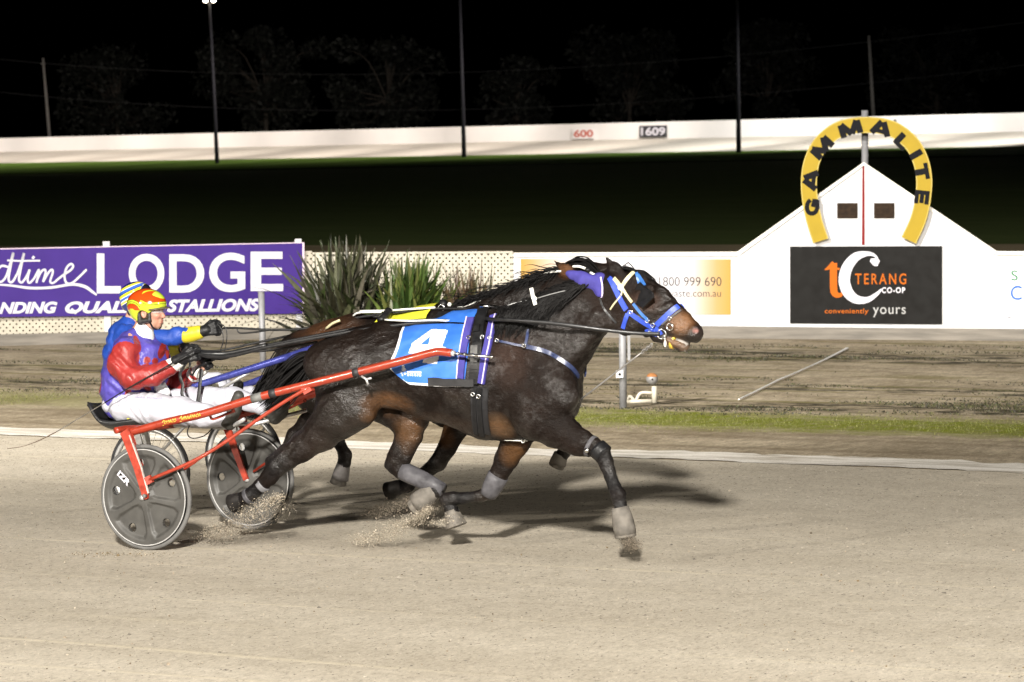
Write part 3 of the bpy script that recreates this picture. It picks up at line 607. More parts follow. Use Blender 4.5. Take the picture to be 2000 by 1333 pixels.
# low grass tufts in the verge strip, dark clippings
def tufts(name, n, xr, yfun, hh, cols, m, seed, w=0.004):
    rg = np.random.default_rng(seed); V, Fc, Cc = [], [], []
    for k in range(n):
        x = rg.uniform(*xr); y = yfun(rg, x)
        if y is None: continue
        h = hh*rg.uniform(0.4, 1.2); a = rg.uniform(0, 2*math.pi); d = np.array([math.cos(a), math.sin(a), 0])*w*rg.uniform(.7, 1.6); l = rg.normal(0, 0.6, 2)*h; p = np.array([x, y, -0.004]); b0 = len(V)
        V += [p-d, p+d, p+np.array([l[0], l[1], h])]; Fc.append((b0, b0+1, b0+2)); Cc += [np.array(cols[rg.integers(len(cols))])*rg.uniform(.7, 1.3)]*3
    return tag(mesh_obj(name, V, Fc, m, col=np.array(Cc)), kind='stuff')
gm_ = mat('grass_blade', (1, 1, 1), 0.6, var=0.15, attr=True)
def gy(rg, x):
    if vnoise(np.array([[x*0.8, 3.3, 1.0]]), 1.0, 4)[0] < -0.22+(-0.2 if x > -3 else 0.05): return None
    return 10.75+rg.normal(0, 0.55)+0.25*math.sin(x*1.1)
tufts('grass', 22000, (-11, 6), gy, 0.017, [(0.08, 0.095, 0.014), (0.12, 0.13, 0.025), (0.15, 0.15, 0.04), (0.07, 0.075, 0.012)], gm_, 21, 0.0028)
def dy(rg, x):
    c = [12.75, 20.4, 15.3, 22.3][rg.choice(4, p=[.42, .30, .14, .14])]; y = c+rg.normal(0, 0.55)+0.35*math.sin(x*0.7+c)+0.2*math.sin(x*1.9)
    if c > 20 and x < -11: y = 20.9+(x+11.7)*1.0-abs(rg.normal(0, .5))-.1
    if 0.6*vnoise(np.array([[x*0.5, y*1.5, c]]), 1.3, 8)[0]+0.4*vnoise(np.array([[x*1.3, y*3.6, c]]), 1.7, 9)[0] < 0.05: return None
    lim = 20.9 + (x+11.7)*0.19 if x > -11.7 else 20.9+(x+11.7)*1.0
    return y if y < lim else None
tufts('dead_clippings', 90000, (-14.5, 6), dy, 0.020, [(0.016, 0.014, 0.008), (0.03, 0.026, 0.012), (0.045, 0.05, 0.015)], gm_, 22, 0.007)

# ================================================================== FAR SIDE: WHITE FENCE, MARKERS, POLES, TREES
FFp = VPlane(FL, FR)
ff = thing('white_fence', (FL+FR)/2, 'long white solid fence along the far side of the track', 'fence')
far_white = mat('far_fence_paint', (0.78, 0.76, 0.74), 0.5, var=0.05, nsc=0.3)
panel(FFp, [(-500, 309), (2500, 247), (2500, 208), (-500, 283)], 0.0, 0.1, 'fence_face', far_white, ff)
b = MB()
for x in range(-200, 2300, 42):
    y = 297-0.02*x; yt = 270-0.025*x; q = FFp(x, y, -0.14); z = FFp(x, yt+2, -0.14); b.box((q+z)/2, 0.05, 0.04, abs(z[2]-q[2])/2, [FFp.t, FFp.n, u0])
b.build('fence_posts', galv, ff)['kind'] = 'stuff'
def marker(txt, x0, y0, x1, y1, face, ink, label):
    r = thing('distance_marker', FFp((x0+x1)/2, y0, 0.1), label, 'marker board'); tl = -0.022
    q = [(x0, y0), (x1, y0-(x1-x0)*0.022), (x1, y1-(x1-x0)*0.022), (x0, y1)]; panel(FFp, q, 0.16, 0.05, 'board', face, r)
    mw = (x1-x0)*0.06; text_on(FFp, txt, x0+mw, y0-3-(x1-x0)*.011, x1-mw, y1+3-(x1-x0)*.011, ink, r, 0.17, 0.028, 0, 1.0, tilt=-0.022)
marker('600', 1118, 272, 1161, 251.5, mat('off_white_board', (0.80, 0.77, 0.76), 0.5), mat('faded_red_ink', (0.50, 0.13, 0.10), 0.5, spec=0.08), 'white distance marker with red number on the far fence')
marker('1609', 1248.5, 269, 1302.5, 246.5, mat('black_board', (0.03, 0.03, 0.035), 0.5), ink_white, 'black distance marker with white number on the far fence')
b = MB()
for px_, x1 in ((1642, 24), (1745, 6)):
    q = [(px_, 240), (px_+x1, 240), (px_+x1, 234), (px_, 234)]; o = panel(FFp, q, 0.12, 0.04, 'marker_board', mat('dark_marker', (0.05, 0.06, 0.05), 0.5)); tag(o, 'small dark board on the far fence seen over the horseshoe' if px_ < 1700 else 'tiny green marker on the far fence just right of the horseshoe post', 'marker board')
pole_m = mat('dark_pole_steel', (0.012, 0.012, 0.016), 0.7, metal=0.0, spec=0.2, var=0.2, nsc=2)
lampface = mat('lit_lamp_glass', (1, 1, 1), 0.3, emit=((1.0, 0.86, 0.66), 28.0))
def light_pole(pb, pt, D, label, head):
    a = atD(pb[0], pb[1], D); t = atD(pt[0], pt[1], D); r = thing('floodlight_pole', a, label, 'light pole', 'floodlight poles along the far track')
    MB().tube([a-u0*0.3, t], [0.16, 0.085], 12).build('pole', pole_m, r, True)
    for k in (-1, 1):
        c = t + r0*0.28*k + u0*0.08 + f0*0.15; hx = MB().box(c, 0.22, 0.14, 0.16, [r0, unit(f0+u0*-0.35), unit(u0+f0*0.35)]).build('lamp_head', pole_m, r)
        if head: MB().sphere(c - f0*0.17 - u0*0.08, (0.15, 0.15, 0.11), 14, 8).build('lamp_glass', lampface, hx, True)
        else: MB().box(c + f0*0.15 - u0*0.06, 0.19, 0.01, 0.12, [r0, unit(f0+u0*-0.35), unit(u0+f0*0.35)]).build('lamp_glass', lampface, hx)
    MB().box(t+u0*0.06+f0*0.08, 0.42, 0.03, 0.03, [r0, f0, u0]).build('crossarm', pole_m, r)
    return a, t
PL = [((425, 331), (409, 2), 258), ((907, 320), (897.5, -22), 241), ((1443, 311), (1439, -40), 222)]
for (pb, pt, D), lb, hd in zip(PL, ('floodlight pole at left with its glowing lamp just in frame', 'dark floodlight pole in the middle of the far track, its lamp above the frame', 'dark floodlight pole left of the horseshoe arch'), (True, False, False)):
    a, t = light_pole(pb, pt, D, lb, hd)
# lamps of those poles, plus spots added between and beyond for even light
for x_, y_, D in ((-400, -20, 286), (-160, -20, 279), (60, 0, 272), (240, 0, 265), (409, 2, 258), (650, -10, 249), (897, -22, 241), (1170, -30, 231), (1439, -40, 222), (1700, -40, 214), (1950, -40, 206), (2400, -50, 190)):
    p = atD(x_, y_, D); tgt = FL + (FR-FL)*(x_/2000.0) + u0*0.4
    fl = flood('far_flood_and_fill', p + f0*0.6, tgt - f0*5, 18000, 94, 1.0, 0.3, (1.0, 0.90, 0.82) if x_ < 1200 else (1.0, 0.97, 0.92))
wood_pole = mat('grey_timber_pole', (0.09, 0.083, 0.075), 0.8, var=0.3, nsc=3)
UT = []
for pb, pt, D, lb in (((99, 268), (84, 114), 325, 'leaning grey timber power pole behind the far fence at left'), ((1708, 226), (1697, 70), 262, 'timber power pole behind the far fence above the horseshoe')):
    a, t = atD(*pb, D), atD(*pt, D); r = thing('power_pole', a, lb, 'power pole', 'power poles beyond the far fence'); MB().tube([a-u0*1.5, t], [0.15, 0.10], 10).build('pole', wood_pole, r, True)
    ca = t - u0*0.5; MB().box(ca, 0.45, 0.05, 0.05, [unit(FFp.t*0.3+f0), FFp.n, u0]).build('crossarm', wood_pole, r); UT.append(t)
for k, dz in ((0, -0.45), (1, -3.4)):
    pts = [UT[0]+(UT[1]-UT[0])*t + u0*(dz-1.6*(1-(2*t-1)**2)) for t in np.linspace(-0.6, 1.5, 40)]
    o = MB().tube(pts, 0.016, 5).build('power_line', mat('wire', (0.03, 0.03, 0.03), 0.6), None); tag(o, ('upper' if k == 0 else 'lower')+' power line strung between the two timber power poles', 'wire')
b = MB()

bark = mat('dark_bark', (0.06, 0.05, 0.04), 0.9, var=0.3); tleaf = mat('tree_leaf', (1, 1, 1), 0.7, var=0.2, nsc=2, attr=True)
def tree(px, py_top, wpx, D, label, seed, n=4200):
    D += 75
    rg = np.random.default_rng(seed); base = atD(px, 262-0.02*px+8, D); base[2] = FR[2]*0.5+FL[2]*0.5+0.6; topz = atD(px, py_top, D)[2]; hgt = topz-base[2]; rad = wpx/2*D/F; root = thing('tree', base, label, 'tree', 'dark trees beyond the far fence')
    tb = MB(); tb.tube([base-u0*0.6, base+u0*hgt*0.35, base+u0*hgt*0.7], [0.28, 0.2, 0.08], 8)
    cl = []
    for k in range(26):
        a = rg.uniform(0, 6.28); rr = rad*math.sqrt(rg.uniform(0.02, 0.8)); z = hgt*rg.uniform(0.12, 0.92); rr *= math.sqrt(max(0.15, 1-((z/hgt-0.5)/0.55)**2)); c = base+np.array([math.cos(a)*rr, math.sin(a)*rr, z]); cl.append((c, rad*rg.uniform(0.22, 0.42)))
        tb.tube(smooth_path([base+u0*hgt*rg.uniform(0.15, 0.4), (base+u0*z*0.7+c)/2, c], 3), [0.1, .09, .08, .07, .06, .05, .03], 5)
    tb.build('trunk', bark, root, True)
    V, Fc, Cc = [], [], []
    for k in range(n):
        c, r_ = cl[rg.integers(len(cl))]; p = c+unit(rg.normal(size=3))*r_*rg.uniform(0.3, 1)**0.5*np.array([1, 1, 0.75]); a = unit(rg.normal(size=3)); b_ = unit(np.cross(a, rg.normal(size=3))); s_ = rg.uniform(0.22, 0.42); b0 = len(V); V += [p-a*s_, p+b_*s_*0.5, p+a*s_, p-b_*s_*0.5]; Fc.append((b0, b0+1, b0+2, b0+3)); Cc += [np.array([0.0085, 0.010, 0.0065])*rg.uniform(0.6, 1.4)]*4
    mesh_obj('crown', V, Fc, tleaf, root, col=np.array(Cc))
tree(520, 42, 250, 318, 'broad dark tree beyond the far fence, right of the lit lamp pole', 31)
tree(760, 60, 230, 312, 'rounded dark tree beyond the far fence, left of the middle light pole', 32)
tree(230, 95, 260, 330, 'low dark tree beyond the far fence, between power pole and lit lamp pole', 33, 3000)
tree(1230, 62, 240, 292, 'dark tree beyond the far fence above the black distance marker', 34)
tree(1500, 38, 210, 285, 'tall dark tree beyond the far fence, just right of the right light pole', 35)
tree(1830, 55, 280, 275, 'wide dark tree beyond the far fence at the right edge', 36)
tree(1010, 110, 160, 300, 'small dark tree beyond the far fence, right of the middle light pole', 37, 2200)
# ================================================================== HORSES
coat_attr = None
def coat_material(name, wet=1.0):
    m = bpy.data.materials.new(name); nt, N, L, b = nodes(m); tc = N.new('ShaderNodeTexCoord'); P = tc.outputs['Object']
    at = N.new('ShaderNodeAttribute'); at.attribute_name = 'Col'
    def ns(sc, st=(1, 1, 1), d=5, r=0.6):
        mp = N.new('ShaderNodeMapping'); mp.inputs['Scale'].default_value = st; L.new(P, mp.inputs[0]); t = N.new('ShaderNodeTexNoise'); t.inputs['Scale'].default_value = sc; t.inputs['Detail'].default_value = d; t.inputs['Roughness'].default_value = r; L.new(mp.outputs[0], t.inputs[0]); return t.outputs[0]
    patch, hair, curl = ns(5, (1, 1, 1)), ns(75, (0.7, 1, 1.6), 4, .7), ns(24, (1.0, 1, 1.3), 6, .65)
    c = mixc(N, L, 0.8, at.outputs['Color'], ramp_out(N, L, patch, [(0.3, (0.62, 0.60, 0.60)), (0.52, (1.0, 1.0, 1.0)), (0.72, (1.45, 1.30, 1.2))]), 'MULTIPLY')
    c = mixc(N, L, 0.7, c, ramp_out(N, L, hair, [(0.3, (0.65, 0.65, 0.65)), (0.7, (1.35, 1.33, 1.3))]), 'MULTIPLY'); L.new(c, b.inputs['Base Color'])
    wetn = maths(N, L, 'ADD', maths(N, L, 'MULTIPLY', ns(2.6, (1, 1, 1), 6, .6), 0.75), maths(N, L, 'MULTIPLY', curl, 0.25))
    wetm = ramp_out(N, L, wetn, [(0.44, 0), (0.57, 1)]); L.new(maths(N, L, 'SUBTRACT', 0.56, maths(N, L, 'MULTIPLY', wetm, 0.27)), b.inputs['Roughness'])
    L.new(maths(N, L, 'ADD', 0.12, maths(N, L, 'MULTIPLY', wetm, 0.50*wet)), b.inputs['Specular IOR Level'])
    h = maths(N, L, 'ADD', maths(N, L, 'MULTIPLY', curl, 1.0), maths(N, L, 'MULTIPLY', hair, 0.40)); bp = N.new('ShaderNodeBump'); bp.inputs['Strength'].default_value = 0.6; bp.inputs['Distance'].default_value = 0.02; L.new(h, bp.inputs['Height']); L.new(bp.outputs[0], b.inputs['Normal'])
    return m
coat = coat_material('wet_bay_coat'); hair_m = mat('black_horse_hair', (0.005, 0.0045, 0.0045), 0.6, var=0.4, nsc=40, spec=0.22, stretch=(1, 1, 1))
hoof_m = mat('dusty_hoof', (0.12, 0.108, 0.092), 0.7, var=0.5, nsc=25); boot_grey = mat('scuffed_grey_boot', (0.075, 0.073, 0.080), 0.5, spec=0.25, var=0.45, nsc=16, bump=0.25, bsc=40); boot_dirty = mat('sandy_bell_boot', (0.125, 0.114, 0.10), 0.7, spec=0.2, var=0.4, nsc=14, bump=0.4, bsc=30)
leather = mat('black_leather', (0.009, 0.009, 0.010), 0.42, spec=0.28, var=0.3, nsc=25, bump=0.15); chrome = mat('chrome', (0.62, 0.62, 0.62), 0.22, metal=1.0, var=0.1); cyan_strap = mat('royal_blue_webbing', (0.028, 0.066, 0.42), 0.4, var=0.12, nsc=40, bump=0.2, bsc=200)
teal_strap = mat('blue_bridle_leather', (0.035, 0.125, 0.38), 0.4, var=0.25, nsc=40); cream_strap = mat('cream_bridle_strap', (0.52, 0.48, 0.30), 0.45, var=0.1); purple_pad = mat('purple_pad', (0.048, 0.042, 0.215), 0.75, var=0.2, spec=0.2, nsc=18, bump=0.3, bsc=60); piping = mat('lilac_piping', (0.55, 0.48, 0.72), 0.5); navy = mat('navy_breast_strap', (0.022, 0.032, 0.085), 0.35, var=0.3, nsc=30); white_strap = mat('white_strap', (0.72, 0.72, 0.68), 0.45)
gum = mat('lip_skin', (0.34, 0.24, 0.20), 0.4, var=0.3)

class Horse:
    def __init__(s, label, Yc, fmap, hmap):
        s.ear = None; s.Yc = Yc; s.fm = fmap; s.hm = hmap; s.k = 295.0
        g = s.M(880, 1085, 0); s.root = thing('horse', (g[0], Yc, 0), label, 'horse')
    def M(s, x, y, dY=0.0, head=False, raw=False):
        if not raw: x, y = (s.hm if head else s.fm)(x, y)
        return onY(x, y, s.Yc+dY)
    def R(s, r): return r/s.k
    def nodes(s, L, head=False, raw=False):
        return [(s.M(n[0], n[1], n[3] if len(n) > 3 else 0, head, raw), s.R(n[2]), n[4] if len(n) > 4 else 1.0) for n in L]

MUS = np.array([[.85, 0, -.9], [0, 1, 0], [.5, 0, 1.6]])
def build_body(hs, legs, head_extra=True):
    S = SDF(0.0095); M, R = hs.M, hs.R
    # barrel, croup and chest
    S.chain(hs.nodes([(668, 722, 62, 0, .98), (712, 718, 73, 0, .98), (775, 717, 80, 0, .92), (850, 725, 96, 0, .84), (930, 729, 112, 0, .74), (1000, 737, 118, 0, .66), (1050, 757, 94, 0, .68)]), 0.05)
    S.cone(M(640, 705), R(42), M(760, 672), R(50), (1.6, 1.1), 0.06); S.cone(M(900, 645), R(32), M(1000, 652), R(46), (0.75, 0.8), 0.06)
    for sg in (-1, 1):
        # haunch, buttock
        S.cone(M(655, 720, .13*sg), R(50), M(668, 775, .15*sg), R(50), .85, 0.05); S.cone(M(700, 735, .15*sg), R(66), M(690, 790, .16*sg), R(52), .7, 0.05)
        S.ell(M(748, 700, .17*sg), (.16, .09, .11), 0.3, 0.06)
        # shoulder blade, point of shoulder, triceps
        S.cone(M(1015, 655, .12*sg), R(46), M(1080, 770, .165*sg), R(50), .62, 0.05); S.cone(M(1084, 765, .16*sg), R(44), M(1050, 815, .16*sg), R(48), .72, 0.04)
        S.ell(M(1030, 775, .18*sg), (.17, .085, .14), -0.5, 0.05)
        S.ell(M(1098, 745, .11*sg), (.085, .085, .15), 0.35, 0.05)
    S.ell(M(1074, 798, 0), (.14, .17, .12), 0, 0.06); S.cone(M(960, 790), R(72), M(1050, 812), R(48), .8, 0.05)
    # neck
    S.chain(hs.nodes([(1028, 702, 98, 0, .58), (1068, 674, 86, 0, .54), (1112, 633, 69, 0, .48), (1153, 600, 54, 0, .46)], True), 0.05)
    S.cone(M(1153, 600, 0, True), R(53), M(1188, 578, 0, True), R(45), .50, 0.04)
    S.cone(M(1005, 628, 0), R(25), M(1150, 576, 0, True), R(21), .8, 0.05)
    for sg in (-1, 1): S.cone(M(1108, 690, .085*sg, True), R(28), M(1172, 622, .07*sg, True), R(22), .8, 0.05)
    # head
    hd = lambda x, y, d=0: M(x, y, d, True)
    S.cone(hd(1208, 572), R(45), hd(1243, 588), R(52), (.60, .52), 0.03); S.cone(hd(1243, 588), R(52), hd(1285, 612), R(43), (.50, .47), 0.03)
    S.cone(hd(1285, 612), R(42), hd(1322, 633), R(31), (.48, .58), 0.03); S.cone(hd(1322, 633), R(31), hd(1347, 646), R(22.5), (.58, .85), 0.02)
    S.ell(hd(1357, 655), (.055, .062, .05), 0.6, 0.02)
    for sg in (-1, 1):
        S.ell(hd(1228, 620, .055*sg), (.135, .042, .105), 0.6, 0.03); S.ell(hd(1258, 572, .082*sg), (.075, .032, .045), 0.55, 0.025)      # jowl, brow
        S.ell(hd(1280, 612, .058*sg), (.12, .018, .02), 0.5, 0.02)                                                                          # cheek crest
        S.ell(hd(1354, 646, .045*sg), (.038, .022, .034), 0.5, 0.012); S.ell(hd(1359, 647, .066*sg), (.021, .016, .016), 0.7, 0.006, 's')     # nostril
        S.ell(hd(1255, 582, .105*sg), (.034, .02, .024), 0.5, 0.012, 's')                                                                   # eye socket
        # ear
        E0, E1, E2 = ([hs.M(x, y, q*sg, raw=True) for (x, y), q in zip(hs.ear, (.058, .072, .082))] if hs.ear else [hd(x, y, q*sg) for x, y, q in ((1213, 547, .058), (1200, 526, .072), (1183, 503, .080))])
        S.cone(E0, R(15), E1, R(14.5), .6, 0.015); S.cone(E1, R(14.5), E2, R(2.2), .5, 0.01)
    S.cone(hd(1285, 655), R(15), hd(1316, 666), R(11), 1.15, 0.02); S.cone(hd(1316, 666), R(11), hd(1335, 676), R(10.5), 1.3, 0.012); S.ell(hd(1333, 679), (.036, .038, .026), 0.5, 0.012)  # lower jaw, slightly open
    S.cone(hd(1322, 661), R(3.2), hd(1362, 676), R(4.2), 5.0, 0.006, 's')
    for chain, kk in legs: S.chain(chain, kk)
    V, Fc = S.mesh(lambda P: 0.013*vnoise(P @ MUS, 6.0, 2) + 0.007*vnoise(P @ MUS, 16.0, 3) + .003*vnoise(P, 40, 4))
    return V, Fc

def colour(hs, V, blobs, base=(0.0088, 0.0056, 0.0043)):
    C = np.tile(np.array(base), (len(V), 1)); C *= (1+0.5*vnoise(V, 3.0, 5))[:, None]
    for c, r, col, pw in blobs:
        r = np.array([r]*3 if np.isscalar(r) else r); d = np.sqrt((((V-c)/r)**2).sum(1)); w = np.clip(1.6-1.6*d, 0, 1)*pw; C = C*(1-w[:, None])+np.array(col)*w[:, None]
    return np.clip(C, 0.002, 1)
BROWN, TAN, BLACK, MUZ = (0.034, 0.017, 0.008), (0.070, 0.033, 0.012), (0.008, 0.0075, 0.008), (0.15, 0.070, 0.026)

dark_hoof = mat('black_hoof', (0.018, 0.016, 0.015), 0.6, var=0.5, nsc=25, spec=.2)
def leg_parts(hs, spec, raw, dark=()):
    """hoof frustum: spec = (coronet px, sole px, r_top, r_bot, dY)"""
    for i_, (a, b_, ra, rb, dY) in enumerate(spec):
        A, B = hs.M(a[0], a[1], dY, raw=raw), hs.M(b_[0], b_[1], dY, raw=raw); ax = unit(B-A)
        MB().tube([A-ax*0.01, A+ax*0.012, B-ax*0.006, B], [hs.R(ra)*0.9, hs.R(ra), hs.R(rb), hs.R(rb)*0.94], 18, up=(0, 1, 0.01)).build('hoof', dark_hoof if i_ in dark else hoof_m, hs.root, True)

def bvh_of(V, Fc): return BVHTree.FromPolygons([Vector(v) for v in V], [tuple(int(i) for i in f) for f in Fc])
class Skin:
    """finds places on a body: through a picture point on the near side, mirrored for the far side"""
    def __init__(s, hs, V, Fc): s.t = bvh_of(V, Fc); s.Yc = hs.Yc
    def at(s, px, py, dY=-0.2):
        d = ray(px, py); h = s.t.ray_cast(Vector(CAM + d*15), Vector(d).normalized())
        if h[0] is None:
            q = onY(px, py, s.Yc+dY); h = s.t.find_nearest(Vector(q)); return np.array(h[0]), np.array(h[1])
        return np.array(h[0]), np.array(h[1])
    def mir(s, p, n): h = s.t.find_nearest(Vector((p[0], 2*s.Yc-p[1], p[2]))); return np.array(h[0]), np.array(h[1])
    def near(s, p): h = s.t.find_nearest(Vector(p)); return np.array(h[0]), np.array(h[1])
    def strap(s, pts, wd, m, name, parent, lift=0.004, th=0.005, n=6, mirror=True):
        Q = smooth_path(pts, n); o = []
        for mi in ((0, 1) if mirror else (0,)):
            P, Nn = [], []
            for q in Q:
                p, nn = s.at(*q)
                if mi: p, nn = s.mir(p, nn)
                P.append(p+nn*lift); Nn.append(nn)
            P = [sum(P[max(0, i-1):i+2])/len(P[max(0, i-1):i+2]) for i in range(len(P))]; Nn = [unit(sum(Nn[max(0, i-4):i+5])) for i in range(len(Nn))]
            o.append(MB().ribbon(P, Nn, wd, th).build(name, m, parent))
        return o
def hair(paths_r, name, m, parent, seed=0, sides=3):
    b = MB()
    for P, r in paths_r:
        n = len(P); b.tube(P, [r*min(1, 2.2*(1-i/(n-1))+0.12) for i in range(n)], sides, cap=False)
    return b.build(name, m, parent, True)

ident = lambda x, y: (x, y)
# ------------------------------------------------------------------ near horse
h1 = Horse('dark bay horse nearest the camera wearing blue number four cloth and blue halter', 0.0, ident, ident)
N_, Fr = -0.14, 0.13
legs1 = [
 (h1.nodes([(672, 770, 60, N_, .8), (662, 808, 50, N_-.01, .75), (630, 842, 37, N_, .72), (590, 872, 27.5, N_, .70), (560, 895, 23, N_, .72)]), .03), (h1.nodes([(560, 895, 23, N_, .72), (541, 910, 22, N_, .7), (527, 932, 18, N_, .75), (512, 948, 14, N_, .9), (494, 965, 14, N_, .9), (486, 970, 15, N_, 1), (472, 975, 15, N_, 1)]), .015), (h1.nodes([(556, 880, 15, N_, .7), (526, 900, 9, N_, .7)]), .02),
 (h1.nodes([(740, 770, 52, Fr, .7), (798, 815, 40, Fr, .7), (799, 850, 28, Fr, .72), (783, 890, 24, Fr, .72), (772, 906, 21, Fr, .7), (784, 920, 16, Fr, .8), (805, 930, 12.5, Fr, .9), (852, 953, 12.5, Fr, .9), (852, 957, 15, Fr, 1), (838, 969, 13, Fr, 1), (826, 978, 14, Fr, 1)]), .02), (h1.nodes([(775, 885, 12, Fr, .7), (757, 908, 8, Fr, .7)]), .02),
 (h1.nodes([(1050, 805, 50, N_, .75), (1090, 838, 36, N_, .8), (1130, 862, 25.5, N_, .8), (1158, 874, 19, N_, .85)]), .04), (h1.nodes([(1158, 874, 19, N_, .85), (1175, 886, 18.5, N_, .95), (1184, 905, 15, N_, .95), (1192, 930, 11.5, N_, 1), (1202, 955, 11.5, N_, 1), (1208, 968, 15, N_, 1), (1211, 985, 12.5, N_, 1), (1214, 1000, 14, N_, 1)]), .012),
 (h1.nodes([(1020, 800, 52, Fr, .7), (1008, 858, 32, Fr, .75), (990, 895, 24, Fr, .78), (972, 930, 18, Fr, .85), (958, 960, 16.5, Fr, .95), (940, 969, 12, Fr, 1), (905, 973, 11, Fr, 1), (884, 974, 14, Fr, 1), (873, 978, 15.5, Fr, 1), (879, 992, 12.5, Fr, 1), (884, 1004, 14, Fr, 1)]), .012)]
V1, F1 = build_body(h1, legs1)
b_ = h1.M
blobs1 = [(b_(760, 790, -.2), (.22, .3, .10), (0.10, 0.046, 0.018), .9), (b_(735, 812, -.15), (.10, .25, .07), TAN, .8), (b_(860, 830, 0), (.45, .4, .13), (0.045, 0.026, 0.016), .7), (b_(985, 830, -.1), (.13, .3, .12), (0.085, 0.045, 0.02), .85), (b_(1000, 700, -.2), (.2, .2, .25), (0.04, 0.022, 0.016), .5),
 (b_(800, 845, .05), (.16, .1, .15), TAN, .9), (b_(800, 880, .06), (.09, .07, .08), BROWN, .8), (b_(1005, 885, .06), (.14, .1, .14), TAN, .9), (b_(640, 838, -.14), (.12, .1, .05), BROWN, .6), (b_(690, 818, -.14), (.14, .12, .05), TAN, .7), (b_(620, 872, -.1), (.09, .1, .04), BROWN, .7),
 (b_(1330, 630, -.05), (.12, .12, .10), MUZ, .8), (b_(1322, 668, 0), (.10, .1, .05), (0.22, 0.12, 0.06), .8), (b_(1364, 648, 0), (.045, .08, .06), (0.03, 0.022, 0.02), .9), (b_(1340, 680, 0), (.05, .1, .04), (0.14, 0.09, 0.06), .9), (b_(1358, 647, -.07), (.025, .05, .02), (0.30, 0.14, 0.12), .9),
 (b_(1260, 590, -.08), (.14, .1, .08), (0.04, 0.02, 0.013), .8), (b_(1205, 548, -.08), (.05, .05, .04), BROWN, .7)]
for L_, w in (((545, 905), .14), ((500, 960), .12), ((470, 975), .1)): blobs1.append((b_(L_[0], L_[1], N_), w, BLACK, .95))
for L_, w in (((760, 915), .08), ((800, 930), .1), ((850, 955), .12)): blobs1.append((b_(L_[0], L_[1], Fr), w, BLACK, .95))
for L_, w in (((1178, 890), .11), ((1195, 940), .14), ((1210, 985), .12)): blobs1.append((b_(L_[0], L_[1], N_), w, BLACK, .95))
for L_, w in (((955, 950), .09), ((910, 972), .14), ((880, 985), .1)): blobs1.append((b_(L_[0], L_[1], Fr), w, BLACK, .95))
mesh_obj('body', V1, F1, coat, h1.root, True, col=colour(h1, V1, blobs1))
sk1 = Skin(h1, V1, F1); R1 = h1.root
leg_parts(h1, [((476, 974), (452, 985), 15, 20, N_), ((824, 979), (808, 993), 15, 18, Fr), ((1215, 1004), (1222, 1050), 15, 21, N_), ((882, 1000), (892, 1029), 16, 22, Fr)], True, (0,))
for sg in (-1, 1): MB().sphere(h1.M(1256, 583, .090*sg), 0.021, 14, 10).build('eye', mat('dark_eye', (0.01, 0.006, 0.004), 0.08), R1, True)
def cuff(name, m, A, B, ra, rb, n=16, parent=R1, flat=1.0, bulge=0.0):
    P = [A+(B-A)*t for t in np.linspace(0, 1, 5)]; MB().tube(P, [ra+(rb-ra)*t+bulge*math.sin(math.pi*t) for t in np.linspace(0, 1, 5)], n, flat, up=(0, 1, .01)).build(name, m, parent, True)
R = h1.R; M = h1.M
cuff('shin_boot', boot_grey, M(787, 920, Fr), M(866, 957, Fr), R(19), R(13), bulge=R(2)); cuff('bell_boot', boot_dirty, M(850, 955, Fr), M(818, 984, Fr), R(17), R(25))
cuff('knee_boot', boot_grey, M(974, 928, Fr), M(953, 968, Fr), R(21), R(17), bulge=R(1.5)); cuff('bell_boot', boot_dirty, M(1211, 991, N_), M(1222, 1045, N_), R(16.5), R(21), bulge=R(2))
cuff('cannon_wrap', mat('grey_wrap_edge', (0.16, 0.16, 0.17), 0.6, spec=.2), M(516, 945, N_), M(509, 951, N_), R(16.5), R(16)); cuff('cannon_wrap', boot_grey, M(489, 968, N_), M(483, 972, N_), R(17.5), R(17.5))
cuff('knee_strap', boot_grey, M(1152, 871, N_), M(1158, 874, N_), R(22), R(21.5)); MB().sphere(M(1146, 880, N_-.07), .018, 10, 8).build('buckle', chrome, R1, True)
cuff('knee_suspender', leather, M(1166, 875, N_), M(1180, 888, N_), R(20), R(20), flat=.97)

# mane on the near side, forelock
rg = np.random.default_rng(40); paths = []
crest = smooth_path([(985, 608), (1020, 603), (1060, 590), (1100, 573), (1140, 560), (1168, 550)], 10)
for k in range(900):
    t = rg.random(); q = crest[int(t*(len(crest)-1))]; L_ = rg.uniform(55, 118)*(0.55+0.55*t); dx = -(0.35+0.75*t*rg.uniform(.6, 1.2)); dy = rg.uniform(0.35, 0.85)+0.15*(1-t)
    if rg.random() < .12: dy *= 0.3
    pts = []
    for i in range(6):
        s_ = i/5; x = q[0]+dx*L_*s_ + 10*math.sin(3*s_+k)*s_; y = q[1]-4+dy*L_*s_*(0.55+0.45*s_)+4*math.sin(5*s_+k*1.7)*s_
        p, nn = sk1.at(x, y); 
        if i == 0: p = h1.M(q[0], q[1]-3, -0.02*rg.random())
        pts.append(p+nn*(0.008+rg.uniform(0.0, 0.022)) if i else p)
    paths.append((smooth_path(pts, 2), rg.uniform(.003, .0062)))
hair(paths, 'mane', hair_m, R1)
paths = []
for k in range(70):
    pts = [h1.M(1205, 532, rg.normal(0, .02)), h1.M(1222+rg.normal(0, 4), 525+rg.normal(0, 3), rg.normal(0, .03))]
    for x, y in ((1240, 530), (1258, 540), (1275+rg.normal(0, 6), 552+rg.normal(0, 3))): p, nn = sk1.near(h1.M(x, y-6+rg.normal(0, 2), rg.normal(0, .03))); pts.append(p+nn*.007)
    paths.append((smooth_path(pts, 2), .004))
hair(paths, 'forelock', hair_m, R1)
